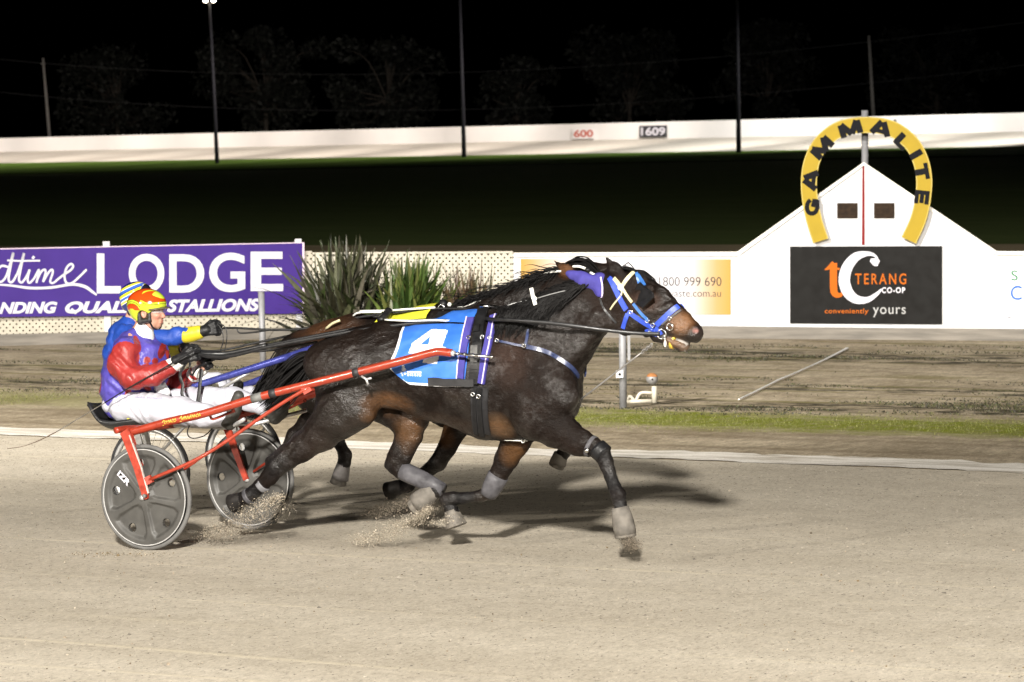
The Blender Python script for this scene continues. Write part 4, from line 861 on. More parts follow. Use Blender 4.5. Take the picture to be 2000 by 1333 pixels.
# tail, blown back and tied towards the cart
paths = []
for k in range(330):
    a = rg.normal(0, 1, 3); e = (rg.uniform(0, 1)); sp = .05
    pts = [h1.M(628, 690, a[0]*.02), h1.M(606+a[1]*4, 704+a[2]*6, a[0]*.03), h1.M(575+a[1]*8, 735+a[2]*13, a[0]*.04), h1.M(552+a[1]*10-e*8, 762+a[2]*14, a[0]*.05), h1.M(535-e*22+a[1]*9, 785+a[2]*12, a[0]*.06)]
    paths.append((smooth_path(pts, 3), rg.uniform(.004, .008)))
hair(paths, 'tail', hair_m, R1)

# halter and bridle
hl = thing_part = None
def part_empty(name, parent):
    o = bpy.data.objects.new(name, None); COL.objects.link(o); o.parent = parent; o.location = (0, 0, 0); o.empty_display_size = .1; return o
S_ = sk1.strap
S_([(1190, 540), (1200, 560), (1212, 585), (1225, 608)], .040, cyan_strap, 'halter_cheek', R1); S_([(1225, 608), (1245, 622), (1265, 635), (1278, 640)], .032, cyan_strap, 'halter_cheek', R1); S_([(1227, 612), (1221, 628), (1217, 643)], .030, cyan_strap, 'halter_throat', R1)
S_([(1281, 637), (1297, 622), (1312, 608), (1326, 598)], .038, cyan_strap, 'noseband', R1); S_([(1279, 640), (1288, 648), (1292, 655)], .028, cyan_strap, 'noseband', R1); S_([(1262, 646), (1256, 662)], .045, cyan_strap, 'chin_strap', R1)
S_([(1318, 615), (1330, 606)], .016, boot_grey, 'nose_roll', R1, .007); S_([(1292, 635), (1308, 622), (1322, 612)], .012, boot_grey, 'nose_roll', R1, .008)
S_([(1199, 542), (1207, 552), (1213, 561)], .030, cream_strap, 'crownpiece', R1); S_([(1215, 560), (1224, 546), (1241, 530)], .026, cream_strap, 'browband', R1); S_([(1216, 563), (1226, 579), (1236, 592)], .020, cream_strap, 'cheekpiece', R1)
S_([(1236, 592), (1250, 610), (1268, 628)], .020, teal_strap, 'cheekpiece', R1); S_([(1241, 527), (1245, 540), (1249, 556)], .022, teal_strap, 'blinker_stay', R1); S_([(1215, 566), (1214, 577), (1202, 592), (1192, 606)], .011, cream_strap, 'throat_lash', R1); S_([(1172, 580), (1180, 605), (1207, 634)], .014, leather, 'throat_lash', R1)
p, n_ = sk1.at(1213, 562); MB().sphere(p+n_*.008, (.022, .012, .022), 14, 8).build('rosette', white_strap, R1, True)
# blinker: stiff cup standing off the cheek beside the eye
for sg in (-1, 1):
    q = [(1239, 566, .085), (1249, 553, .10), (1275, 573, .17), (1276, 580, .175), (1255, 601, .15), (1239, 592, .095)]; fr = [h1.M(x, y, d*sg) for x, y, d in q]; ce = sum(fr)/6
    nn = unit(np.cross(fr[2]-fr[0], fr[4]-fr[0])); nn = nn if nn[1]*sg > 0 else -nn; b = MB(); b.prism(fr, [p_-nn*.008 for p_ in fr]); b.tube(fr[1:5], .006, 6); bl = b.build('blinker', leather, R1)
# bit, rings, tongue tie
for (x, y, r_) in ((1294, 652, .030), (1310, 639, .021)):
    p, n_ = sk1.at(x, y); MB().ring(p+n_*.012, r_, .0052, (1, 0, 0), (0, 0, 1)).build('bit_ring', chrome, R1, True)
for (x, y, r_) in ((1308, 622, .012), (1233, 610, .011), (1264, 626, .012), (1272, 645, .011), (1257, 651, .013)):
    p, n_ = sk1.at(x, y); MB().ring(p+n_*.008, r_, .0038, (1, 0, 0), (0, 0, 1), 16, 6).build('buckle', chrome, R1, True)
p, n_ = sk1.at(1299, 654); b = MB(); b.tube([p+n_*.012, p+n_*.014+np.array([.004, 0, -.03])], .004, 8); b.sphere(p+n_*.014+np.array([.005, 0, -.055]), (.010, .010, .022), 10, 8); b.build('bit_drop', white_strap, R1, True)
cuff('jaw_band', mat('yellow_jaw_band', (0.62, 0.42, 0.06), .5), M(1313, 665), M(1319, 667), R(13.5), R(13), flat=1.25); cuff('lip_strap', mat('grey_tongue_tie', (0.22, 0.20, 0.18), .5, var=.3), M(1322, 668), M(1343, 678), R(11.5), R(9), flat=1.2)
# chain and line running down from the chin to the chest
c0, c1 = h1.M(1274, 673, -.02), h1.M(1131, 783, -.02); b = MB()
for k in range(5): t = .02+k*.026; q = c0+(c1-c0)*t; b.ring(q, .013, .004, unit(c1-c0), (0, 1, 0) if k % 2 else (0, .2, 1), 12, 5)
b.tube([c0+(c1-c0)*t for t in np.linspace(.14, .97, 8)], .006, 6); b.ring(c1, .013, .004, (0, 0, 1), (0, 1, 0), 12, 5); b.build('martingale', mat('dull_line', (.24, .23, .22), .4, metal=.5), R1, True)

# purple neck hood blown back behind the poll
b = SDF(.008); hdY = -.02
b.cone(h1.M(1174, 548, -.03), R(15), h1.M(1172, 572, -.06), R(11), .9, .02); b.cone(h1.M(1166, 555, -.05), R(17), h1.M(1138, 547, -.07), R(14), .7, .02); b.cone(h1.M(1138, 547, -.07), R(14), h1.M(1110, 535, -.06), R(8), .7, .02); b.cone(h1.M(1174, 548, -.02), R(14), h1.M(1172, 545, .06), R(14), 1, .02)
V, Fc = b.mesh(lambda P: .012*vnoise(P, 16, 3)+.006*vnoise(P, 40, 4)); mesh_obj('neck_hood', V, Fc, purple_pad, R1, True)
S2 = [(1173, 542), (1176, 560), (1175, 586)]; bb = bvh_of(V, Fc); P, Nn = [], []
for q in smooth_path(S2, 6): hh = bb.ray_cast(Vector(CAM+ray(*q)*15), Vector(ray(*q)).normalized()); hh = hh if hh[0] is not None else bb.find_nearest(Vector(h1.M(*q, -.1))); P.append(np.array(hh[0])+np.array(hh[1])*.004); Nn.append(np.array(hh[1]))
MB().ribbon(P, Nn, .010, .004).build('hood_piping', piping, R1)
S_([(1118, 566), (1140, 560), (1165, 556)], .012, white_strap, 'mane_tie', R1, .03, mirror=False) if False else None

# ---------------- saddle cloth with number
def pip(poly, X, Y):
    ins = np.zeros(X.shape, bool); n = len(poly); j = n-1
    for i in range(n):
        xi, yi = poly[i]; xj, yj = poly[j]; c = ((yi > Y) != (yj > Y)) & (X < (xj-xi)*(Y-yi)/((yj-yi) or 1e-9)+xi); ins ^= c; j = i
    return ins
cl_m = mat('saddle_cloth_fabric', (1, 1, 1), 0.5, var=0.06, nsc=9, attr=True, bump=0.12, bsc=300)
left = smooth_path([(789, 636), (776, 665), (765, 700), (762, 722), (768, 735), (782, 746), (800, 751), (840, 754), (880, 757)], 6); nx, ny = 128, 110
XL = np.array(left)
def cloth_grid():
    G = np.zeros((ny, nx, 2))
    for j in range(ny):
        v = j/(ny-1); y_l = None
        for i in range(nx):
            u = i/(nx-1); x0_ = 789+(762-789)*min(1, v/.72)**1.1+ (0 if v < .72 else 22*((v-.72)/.28)**2.2); x1_ = 922-15*v; x = x0_+(x1_-x0_)*u
            yt = 634 - 3*math.sin(u*3.1) + 3*(1-u); yb = 751+5*min(1, u*1.4); y = yt+(yb-yt)*v; y -= max(0, .18-u)**2*520*v*v; G[j, i] = (x, y)
    return G
G = cloth_grid(); X, Yp = G[..., 0], G[..., 1]; P3 = np.zeros((ny, nx, 3)); NN = np.zeros((ny, nx, 3))
for j in range(0, ny):
    for i in range(0, nx):
        p, nn = sk1.at(X[j, i], Yp[j, i]); P3[j, i] = p; NN[j, i] = nn
for _ in range(10): P3[1:-1, 1:-1] = (P3[1:-1, 1:-1]*2+P3[:-2, 1:-1]+P3[2:, 1:-1]+P3[1:-1, :-2]+P3[1:-1, 2:])/6
vv = np.linspace(0, 1, ny)[:, None]; uu = np.linspace(0, 1, nx)[None, :]
rip = .006*np.sin(uu*9+vv*3)*vv + .010*np.exp(-((vv-.10)/.06)**2)*np.sin(uu*5+1)+ .006*np.sin(vv*10+uu*4)*(1-uu)
out_ = P3 + np.array([0, -1, 0.0])*(.016+rip)[..., None]
CC = np.zeros((ny, nx, 3)); CC[:] = (0.030, 0.135, 0.52)
CC[:, :] = CC*(0.9+.25*vv[..., None])  # cloth lightened towards the hem: its sheen put into the colour
four = [[(846, 643), (876, 645), (866, 677), (873, 678.5), (870, 690), (862, 691), (856, 711), (827, 709), (834, 690), (800, 690), (806, 671)]]; hole = [(843, 656), (838, 673.5), (822, 673.5)]
m4 = pip(four[0], X, Yp) & ~pip(hole, X, Yp); CC[m4] = (.76, .76, .80)
em = np.zeros_like(m4)
for (x0_, y0_, x1_, y1_) in ((797, 726, 800, 735), (802, 726, 804, 735), (806, 726, 808.5, 735), (811, 726, 814, 735), (816, 726, 818.5, 735), (820, 726, 824.5, 735), (797, 725.5, 825, 727.5)): em |= (X > x0_) & (X < x1_) & (Yp > y0_) & (Yp < y1_)
for (cx, cy, r_) in ((790, 716, 3), (791, 722, 4), (786, 728, 2.2), (793, 730, 2.2), (790, 709, 1.6), (788, 733, 1.6)): em |= (X-cx)**2+(Yp-cy)**2 < r_*r_
CC[em] = (.62, .68, .80)
dl = np.minimum(np.arange(nx)[None, :]*(1.0), 999) + 0*vv; CC[:, :5] = (.72, .73, .78); CC[-5:, :] = (.72, .73, .78)
idx = np.arange(nx*ny).reshape(ny, nx); Fc = np.stack([idx[:-1, :-1], idx[1:, :-1], idx[1:, 1:], idx[:-1, 1:]], -1).reshape(-1, 4)
Vc = np.concatenate([out_.reshape(-1, 3), out_.reshape(-1, 3)+np.array([0, .006, 0])]); F2 = np.concatenate([Fc, Fc[:, ::-1]+nx*ny]); rim = [(idx[-1, i], idx[-1, i]+nx*ny, idx[-1, i+1]+nx*ny, idx[-1, i+1]) for i in range(nx-1)]+[(idx[j, 0], idx[j, 0]+nx*ny, idx[j+1, 0]+nx*ny, idx[j+1, 0]) for j in range(ny-1)]
sc_ = mesh_obj('saddle_cloth', Vc, list(F2)+rim, cl_m, R1, True, col=np.concatenate([CC.reshape(-1, 3)]*2))
b = MB()   # the other half of the cloth on the far flank and over the back
gr = [[None]*14 for _ in range(9)]; V, Fc = [], []
for j in range(9):
    for i in range(14):
        p, nn = sk1.mir(P3[int(j*(ny-1)/8), int(i*(nx-1)/13)], None); V.append(p+nn*.014)
for j in range(8):
    for i in range(13): Fc.append((j*14+i, j*14+i+1, (j+1)*14+i+1, (j+1)*14+i))
nb0 = len(V)
for i in range(14):
    a_ = P3[0, int(i*(nx-1)/13)]
    for t in np.linspace(0, 1, 6): q = a_*(1-t)+np.array(V[i])*t; q = q+u0*.08*math.sin(math.pi*t); p, nn = sk1.near(q); V.append(p+nn*.014)
for i in range(13):
    for t in range(5): a_ = nb0+i*6+t; Fc.append((a_, a_+1, a_+7, a_+6))
mesh_obj('saddle_cloth', V, Fc, mat('cloth_blue', (.030, .135, .52), .5), R1, True)

# ---------------- harness saddle, pads, girth, breast strap
pads = [((921, 622), (912, 660), (905, 700), (900, 742), .052), ((968, 616), (958, 660), (948, 705), (941, 753), .056)]
for q in pads:
    o = S_(list(q[:4]), q[4], purple_pad, 'saddle_pad', R1, .012, .016)
    e = .33 if q[0][0] < 940 else -.0; off_ = -6 if q[0][0] < 940 else 4; S_([(x+off_, y) for x, y in q[:4]], .008, piping, 'pad_piping', R1, .030, .004, mirror=False)
S_([(945, 606), (938, 640), (934, 680), (930, 715), (927, 752)], .075, leather, 'harness_saddle', R1, .016, .014)
S_([(929, 752), (928, 790), (929, 825), (931, 849)], .030, leather, 'girth_strap', R1, .006, .008); S_([(939, 755), (938, 790), (940, 825), (943, 852)], .034, leather, 'girth_strap', R1, .008, .008)
S_([(838, 745), (870, 745), (905, 746), (932, 748)], .054, mat('black_webbing', (.02, .02, .022), .6, bump=.2, bsc=150), 'shaft_tie', R1, .030, .006, mirror=False)
S_([(935, 640), (933, 655)], .045, leather, 'shaft_loop', R1, .030, .012, mirror=False); S_([(931, 675), (929, 712)], .052, mat('worn_tug', (.07, .07, .07), .35, var=.5), 'tug_buckle', R1, .034, .014, mirror=False)
for x, y in ((918, 663), (945, 663), (960, 664), (975, 668), (927, 768), (938, 773), (1027, 677)):
    p, n_ = sk1.at(x, y); MB().ring(p+n_*.034, .012, .004, (1, 0, 0), (0, 0, 1), 16, 6).build('ring_fitting', chrome, R1, True)
S_([(968, 666), (1000, 672), (1027, 677)], .016, navy, 'breast_strap', R1, .012, .006); S_([(1027, 677), (1060, 686), (1090, 700), (1112, 716), (1128, 738)], .030, navy, 'breast_strap', R1, .008, .010); S_([(1032, 642), (1030, 660), (1027, 676)], .020, navy, 'neck_strap', R1, .006, .005)
# girth under the belly and cord between the legs
S_([(938, 752), (936, 790), (938, 822), (942, 848)], .125, mat('dark_girth', (.009, .009, .011), .55, var=.3), 'girth', R1, .003, .006)
b = MB(); b.tube(smooth_path([h1.M(950, 852, -.06), h1.M(975, 859, -.05), h1.M(1010, 861, -.05), h1.M(1030, 862, -.05)], 4), .004, 6); b.ring(h1.M(1022, 861, -.06), .014, .004, (1, 0, 0), (0, .4, 1), 12, 5); b.build('belly_cord', white_strap, R1, True)
# terret post on the back with the overcheck fittings
b = MB(); t0 = h1.M(941, 612, 0); b.tube([t0-u0*.03, t0+u0*.045], .022, 10); b.box(h1.M(936, 619, -.05), .03, .02, .03); b.build('saddle_tree', leather, R1)
MB().ring(h1.M(932, 623, -.10), .018, .005, (1, 0, 0), (0, 0, 1), 16, 6).build('terret', chrome, R1, True)
b = MB(); b.tube([h1.M(938, 598, -.02), h1.M(957, 599, -.02)], .013, 10); b.tube([h1.M(957, 599, -.02), h1.M(1000, 604, -.02), h1.M(1026, 607, -.03)], [.012, .008, .003], 8); b.build('overcheck_hook', chrome, R1, True)
b = MB(); b.tube([h1.M(947, 618, -.04), h1.M(965, 610, -.04), h1.M(985, 604, -.05), h1.M(1030, 590, -.06), h1.M(1046, 584, -.07)], .0055, 6); b.tube([h1.M(972, 606, -.04), h1.M(1000, 594, -.05), h1.M(1036, 586, -.06)], .004, 6); b.build('overcheck_line', mat('grey_cord', (.42, .42, .42), .4), R1, True)
b = MB(); b.ribbon([h1.M(1038, 563, -.12), h1.M(1041, 578, -.125), h1.M(1046, 596, -.13)], [np.array([0, -1, 0.0])]*3, .026, .006); b.ring(h1.M(1044, 584, -.135), .014, .003, (1, 0, 0), (0, .1, 1), 12, 5); b.build('white_tie', white_strap, R1)
b = MB(); b.tube(smooth_path([h1.M(1046, 584, -.12), h1.M(1080, 574, -.12), h1.M(1110, 567, -.11), h1.M(1150, 560, -.08)], 4), .004, 6); b.build('overcheck_cord', mat('dull_cord', (.2, .2, .2), .5), R1, True)

# ------------------------------------------------------------------ far horse
def fmap(x, y): return (872+(x-950)*.93, 597+(y-605)*.925)
def hmap(x, y):
    X_, Y_ = fmap(x, y); w = min(1, max(0, (x-1000)/195)); return (X_+36*w, Y_-13*w)
h2 = Horse('dark horse half hidden behind the number four horse, ears back and mane flying', 1.7, fmap, hmap); h2.k = 268/.93*1.0; h2.ear = [(1124, 541), (1103, 527), (1082, 510)]
def raw2(L): return [(onY(n[0], n[1], 1.7+n[3]), n[2]/271.0, n[4] if len(n) > 4 else 1.0) for n in L]
legs2 = [
 (raw2([(665, 760, 46, -.13, .8), (690, 800, 36, -.13, .75), (668, 830, 22, -.13, .8), (652, 848, 16, -.13, .8), (662, 866, 12, -.13, .9), (674, 888, 13, -.13, .9), (672, 905, 12, -.13, 1), (668, 915, 13, -.13, 1)]), .02),
 (raw2([(650, 760, 48, .13, .8), (640, 800, 34, .13, .75), (600, 830, 22, .13, .8), (575, 850, 16, .13, .8), (560, 880, 12, .13, .9), (555, 905, 12, .13, 1)]), .02),
 (raw2([(930, 790, 42, -.13, .8), (892, 832, 25, -.13, .8), (872, 875, 19, -.13, .85), (857, 903, 17, -.13, .95), (838, 917, 12.5, -.13, 1), (808, 938, 11, -.13, 1), (795, 948, 13.5, -.13, 1), (784, 952, 13, -.13, 1)]), .015),
 (raw2([(1005, 780, 44, .13, .8), (1060, 812, 28, .13, .8), (1105, 830, 18, .13, .9), (1122, 840, 16, .13, .95), (1116, 858, 12, .13, 1), (1106, 880, 12, .13, 1), (1098, 890, 13, .13, 1)]), .015)]
V2, F2_ = build_body(h2, legs2); b_ = h2.M
blobs2 = [(b_(700, 650, -.1), (.35, .4, .14), (0.060, 0.028, 0.014), .8), (onY(880, 845, 1.6), (.10, .2, .14), (.10, .045, .016), .9)]
for q in ((660, 870), (672, 900), (575, 860), (820, 930), (790, 950), (850, 905), (1115, 850), (1105, 885)): blobs2.append((onY(q[0], q[1], 1.65), (.12, .4, .12), BLACK, .95))
blobs2 += [(onY(1104, 528, 1.62), (.09, .1, .07), (.10, .045, .02), .95)]
mesh_obj('body', V2, F2_, coat, h2.root, True, col=colour(h2, V2, blobs2)); R2 = h2.root; sk2 = Skin(h2, V2, F2_)
leg_parts(h2, [((668, 914), (660, 946), 13, 18, -.13), ((555, 905), (540, 925), 13, 17, .13), ((784, 950), (757, 961), 15, 20, -.13), ((1097, 888), (1086, 912), 13, 17, .13)], True, (1, 2))
cuff('bell_boot', mat('muddy_boot', (.14, .13, .125), .7, var=.4), onY(671, 907, 1.57), onY(664, 936, 1.57), .05, .064, parent=R2); cuff('bell_boot', boot_dirty, onY(1096, 887, 1.83), onY(1089, 906, 1.83), .052, .062, parent=R2)
for sg in (-1, 1): MB().sphere(h2.M(1256, 583, .090*sg, True), 0.021, 12, 8).build('eye', mat('dark_eye2', (0.01, 0.006, 0.004), 0.1), R2, True)
# flying mane
paths = []; rg = np.random.default_rng(41)
crest2 = smooth_path([(912, 586), (950, 574), (1000, 558), (1050, 540), (1090, 527), (1118, 517)], 10)
for k in range(800):
    t = rg.random(); q = crest2[int(t*(len(crest2)-1))]; L_ = rg.uniform(25, 78)*(.6+.7*t); up = rg.normal(0.02, .16)-.05*t; wv = rg.uniform(2, 7); ph = rg.uniform(0, 6); pts = []; dY = rg.uniform(-.14, .10)
    for i in range(7): s_ = i/6; pts.append(onY(q[0]-L_*s_*.92+wv*.5*math.sin(9*s_+ph)*s_, q[1]+3+L_*(.36-up)*s_*(.5+.5*s_) - 6*s_*(1-s_)+wv*math.sin(7*s_+ph)*s_, 1.7+dY*(0.2+s_)))
    paths.append((smooth_path(pts, 2), rg.uniform(.002, .0048)))
for k in range(16):
    t = rg.uniform(.1, 1); q = crest2[int(t*(len(crest2)-1))]; ph = rg.uniform(0, 6); L_ = rg.uniform(50, 110); pts = [onY(q[0]-L_*s_, q[1]-8*s_+L_*.12*s_+6*math.sin(6*s_+ph)*s_, 1.7) for s_ in np.linspace(0, 1, 7)]; paths.append((smooth_path(pts, 2), .0022))
hair(paths, 'mane', hair_m, R2)
paths = []
for k in range(150):
    a = rg.normal(0, 1, 3); t = rg.random(); x0_ = 1098+t*18; pts = [onY(x0_, 520+a[0]*2, 1.7+a[1]*.03), onY(x0_+12, 507+a[0]*2.5+8*(1-t), 1.7+a[1]*.04), onY(1138+a[2]*5, 512+a[0]*3, 1.7+a[1]*.04), onY(1158+a[2]*5, 532+a[0]*3, 1.68+a[1]*.04), onY(1170+a[2]*5, 548+a[0]*3, 1.66+a[1]*.04)]; paths.append((smooth_path(pts, 3), .0055))
hair(paths, 'forelock', hair_m, R2)
# tail: carried high then streaming back
paths = []
for k in range(620):
    a = rg.normal(0, 1, 3); e = rg.random(); w = rg.random()
    pts = [onY(638, 652+a[0]*3, 1.7+a[1]*.03), onY(612+a[2]*3, 645+8*w+a[0]*3, 1.7+a[1]*.04), onY(580+a[2]*4, 655+26*w, 1.68+a[1]*.06), onY(553+a[2]*5, 685+40*w, 1.66+a[1]*.08), onY(535+a[2]*7-12*w, 725+45*w, 1.64+a[1]*.09), onY(527+a[2]*10-45*w*e, 760+35*w+a[0]*8, 1.62+a[1]*.1), onY(522+a[2]*12-75*w*e, 785+30*w+a[0]*10, 1.6+a[1]*.1)]
    paths.append((smooth_path(pts, 3), rg.uniform(.005, .009)))
hair(paths, 'tail', hair_m, R2)
# far horse harness: yellow cloth, pads, post, straps
q = [(757, 613), (800, 609), (851, 614)]; yl = mat('yellow_cloth', (.62, .62, .04), .5, var=.06, nsc=9); V, Fc = [], []
for i in range(13):
    x = 752+ (855-752)*i/12
    for j in range(7):
        dY = -.30+.6*j/6; top = onY(x, 606, 1.7); pt = np.array([top[0], 1.7+dY, top[2]+.2-.3*abs(dY)]); h_ = sk2.t.ray_cast(Vector(pt), Vector((0, -dY*1.2, -1)).normalized()); p = np.array(h_[0]) if h_[0] is not None else pt; nn = np.array(h_[1]) if h_[0] is not None else u0; V.append(p+nn*.014)
for i in range(12):
    for j in range(6): Fc.append((i*7+j, i*7+j+1, (i+1)*7+j+1, (i+1)*7+j))
mesh_obj('saddle_cloth', V, Fc, yl, R2, True)
b = MB(); t0 = onY(866, 604, 1.7); b.tube([t0-u0*.06, t0+u0*.03], .035, 10); b.sphere(t0+u0*.035, .035, 10, 8); b.build('saddle_tree', leather, R2, True)
MB().ring(onY(862, 602, 1.62), .024, .007, (1, 0, 0), (0, 0, 1), 16, 6).build('terret', chrome, R2, True); MB().sphere(onY(878, 595, 1.66), .016, 10, 8).build('overcheck_hook', white_strap, R2, True)
S3 = sk2.strap; S3([(890, 612), (884, 626)], .05, purple_pad, 'saddle_pad', R2, .01, .012)
S3([(868, 612), (858, 640), (852, 680)], .08, leather, 'harness_saddle', R2, .012, .014)
b = MB(); b.tube(smooth_path([onY(893, 600, 1.62), onY(910, 599, 1.62), onY(930, 590, 1.62), onY(950, 588, 1.62)], 4), .005, 5); b.tube(smooth_path([onY(1055, 537, 1.63), onY(1075, 532, 1.61), onY(1096, 530, 1.6)], 4), .008, 6); b.build('overcheck_line', white_strap, R2, True)
b = MB(); b.tube(smooth_path([onY(1119, 521, 1.58), onY(1132, 521, 1.57), onY(1146, 526, 1.58)], 4), .010, 6); b.tube([onY(1152, 532, 1.58), onY(1168, 541, 1.57)], .010, 6); b.build('browband', white_strap, R2, True); MB().sphere(onY(1148, 528, 1.57), .022, 10, 8).build('rosette', leather, R2, True); MB().sphere(onY(1119, 551, 1.52), .018, 10, 8).build('bridle_stud', white_strap, R2, True)
b = MB(); b.tube(smooth_path([onY(703, 608, 1.6), onY(755, 607, 1.58), onY(800, 604, 1.56), onY(850, 601, 1.6)], 5), .008, 6); b.tube(smooth_path([onY(690, 617, 1.6), onY(702, 611, 1.58), onY(745, 610, 1.57)], 5), .007, 6); b.build('back_strap', white_strap, R2, True)
b = MB(); b.tube(smooth_path([onY(637, 642, 1.50), onY(650, 632, 1.48), onY(664, 626, 1.48)], 4), .010, 6); b.build('crupper_strap', cream_strap, R2, True); MB().tube(smooth_path([onY(742, 628, 1.45), onY(752, 618, 1.5), onY(760, 607, 1.56)], 3), .03, 8).build('crupper_band', leather, R2, True)
# ================================================================== SULKIES
red_alloy = mat('red_painted_alloy', (0.28, 0.032, 0.014), 0.36, var=0.22, nsc=16, coat=0.35); red_worn = mat('worn_red_paint', (0.30, 0.032, 0.015), 0.42, var=0.35, nsc=26)
chip = mat('bare_chipped_edge', (0.5, 0.45, 0.42), 0.5, metal=.3, var=.3); tyre_m = mat('grey_tyre_rubber', (0.10, 0.098, 0.095), 0.75, var=.3, nsc=12); disc_m = mat('dusty_wheel_cover', (0.050, 0.048, 0.044), 0.55, var=.35, nsc=7, bump=.05)
rimline = mat('pale_rim_line', (0.36, 0.355, 0.35), .4, var=.15); seat_m = mat('black_seat_shell', (0.016, 0.016, 0.017), .35, var=.4, nsc=14); tape_m = mat('black_tape', (.018, .018, .02), .6); tape_g = mat('grey_tape', (.12, .12, .115), .6, var=.3)
blue_alloy = mat('blue_anodised_alloy', (0.05, 0.06, 0.27), .25, metal=.35, var=.25, nsc=20, coat=.4); silver = mat('brushed_alloy', (.55, .55, .55), .4, metal=.6, var=.15); yellow_ink = mat('yellow_script', (.52, .42, .05), .5)

def disc_wheel(parent, C, Rr=.36, spin=0.0):
    """spun-cover racing wheel: tyre, rim line, dished cover with five spokes and five holes (axis along Y)"""
    C = np.asarray(C, float); w = part_empty('wheel', parent); w.location = Vector(C) - world_loc(parent)
    MB().ring(C, Rr-.016, .016, (1, 0, 0), (0, 0, 1), 72, 10).build('tyre', tyre_m, w, True)
    b = MB()
    for sd in (-1, 1): b.ring(C+np.array([0, .0245*sd, 0]), Rr-.035, .0046, (1, 0, 0), (0, 0, 1), 72, 6)
    b.build('rim', rimline, w, True)
    nr, nt = 44, 240; rr = np.linspace(.012, Rr-.03, nr); V, Fc = [], []
    def hgt(r, th):
        best = 1e9
        for k in range(5):
            a = math.radians(63+72*k)+spin; d = abs((th-a+math.pi) % (2*math.pi)-math.pi)*r
            best = min(best, d)
        wsp = .018+.012*(r/.3)+.05*max(0, (r-.24))/.08+.03*max(0, .10-r)/.1
        s_ = 1-min(1, max(0, (best-wsp*.55)/(wsp*.8))); rim = min(1, max(0, (r-.268)/.022)); hub = min(1, max(0, (.085-r)/.03)); v = max(s_*s_*(3-2*s_), rim, hub)
        return .008+.018*v+.020*max(0, 1-r/.2)
    holes = [(.235*math.cos(math.radians(27+72*k)+spin), .235*math.sin(math.radians(27+72*k)+spin)) for k in range(5)]
    for sd in (-1, 1):
        b0 = len(V)
        for r in rr:
            for t in range(nt): th = 2*math.pi*t/nt; V.append(C+np.array([r*math.cos(th), sd*hgt(r, th), r*math.sin(th)]))
        for i in range(nr-1):
            for t in range(nt):
                r = (rr[i]+rr[i+1])/2; th = 2*math.pi*(t+.5)/nt; x, z = r*math.cos(th), r*math.sin(th)
                if any((x-hx)**2+(z-hz)**2 < .0285**2 for hx, hz in holes): continue
                q = (b0+i*nt+t, b0+i*nt+(t+1) % nt, b0+(i+1)*nt+(t+1) % nt, b0+(i+1)*nt+t); Fc.append(q if sd < 0 else q[::-1])
    mesh_obj('wheel_cover', V, Fc, disc_m, w, True)
    for hx, hz in holes:
        n = 24; b = MB(); b.add([C+np.array([hx+.03*math.cos(6.2832*i/n), y, hz+.03*math.sin(6.2832*i/n)]) for y in (-.0125, .0125) for i in range(n)], [(i, (i+1) % n, n+(i+1) % n, n+i) for i in range(n)]); b.build('hole_rim', disc_m, w, True)
    MB().tube([C-np.array([0, .06, 0]), C+np.array([0, .06, 0])], .017, 14).build('hub', silver, w, True)
    return w
def bar(P, hx, hy, m, name, parent, ups=(0, 1, 0)):
    """flat bar through points, hx half width in the travel plane, hy half thickness"""
    b = MB(); P = [np.asarray(p, float) for p in P]; V = []
    for i, p in enumerate(P):
        t = unit(P[min(i+1, len(P)-1)]-P[max(i-1, 0)]); s_ = unit(np.cross(t, ups)); u_ = unit(np.cross(s_, t)); h = hx[i]
        V += [p-s_*h-u_*hy, p+s_*h-u_*hy, p+s_*h+u_*hy, p-s_*h+u_*hy]
    m_ = len(P); b.add(V, [(i*4+k, i*4+(k+1) % 4, i*4+4+(k+1) % 4, i*4+4+k) for i in range(m_-1) for k in range(4)]+[(3, 2, 1, 0), tuple((m_-1)*4+k for k in range(4))]); return b.build(name, m, parent)
def mirY(p, Yc): return np.array([p[0], 2*Yc-p[1], p[2]])

su = thing('sulky', (0, 0, 0), 'red racing sulky with dark grey spoked disc wheels behind the number four horse', 'sulky')
HW = .68
w1 = disc_wheel(su, (0, -HW, .36)); w2 = disc_wheel(su, (0, HW, .36), spin=.12)
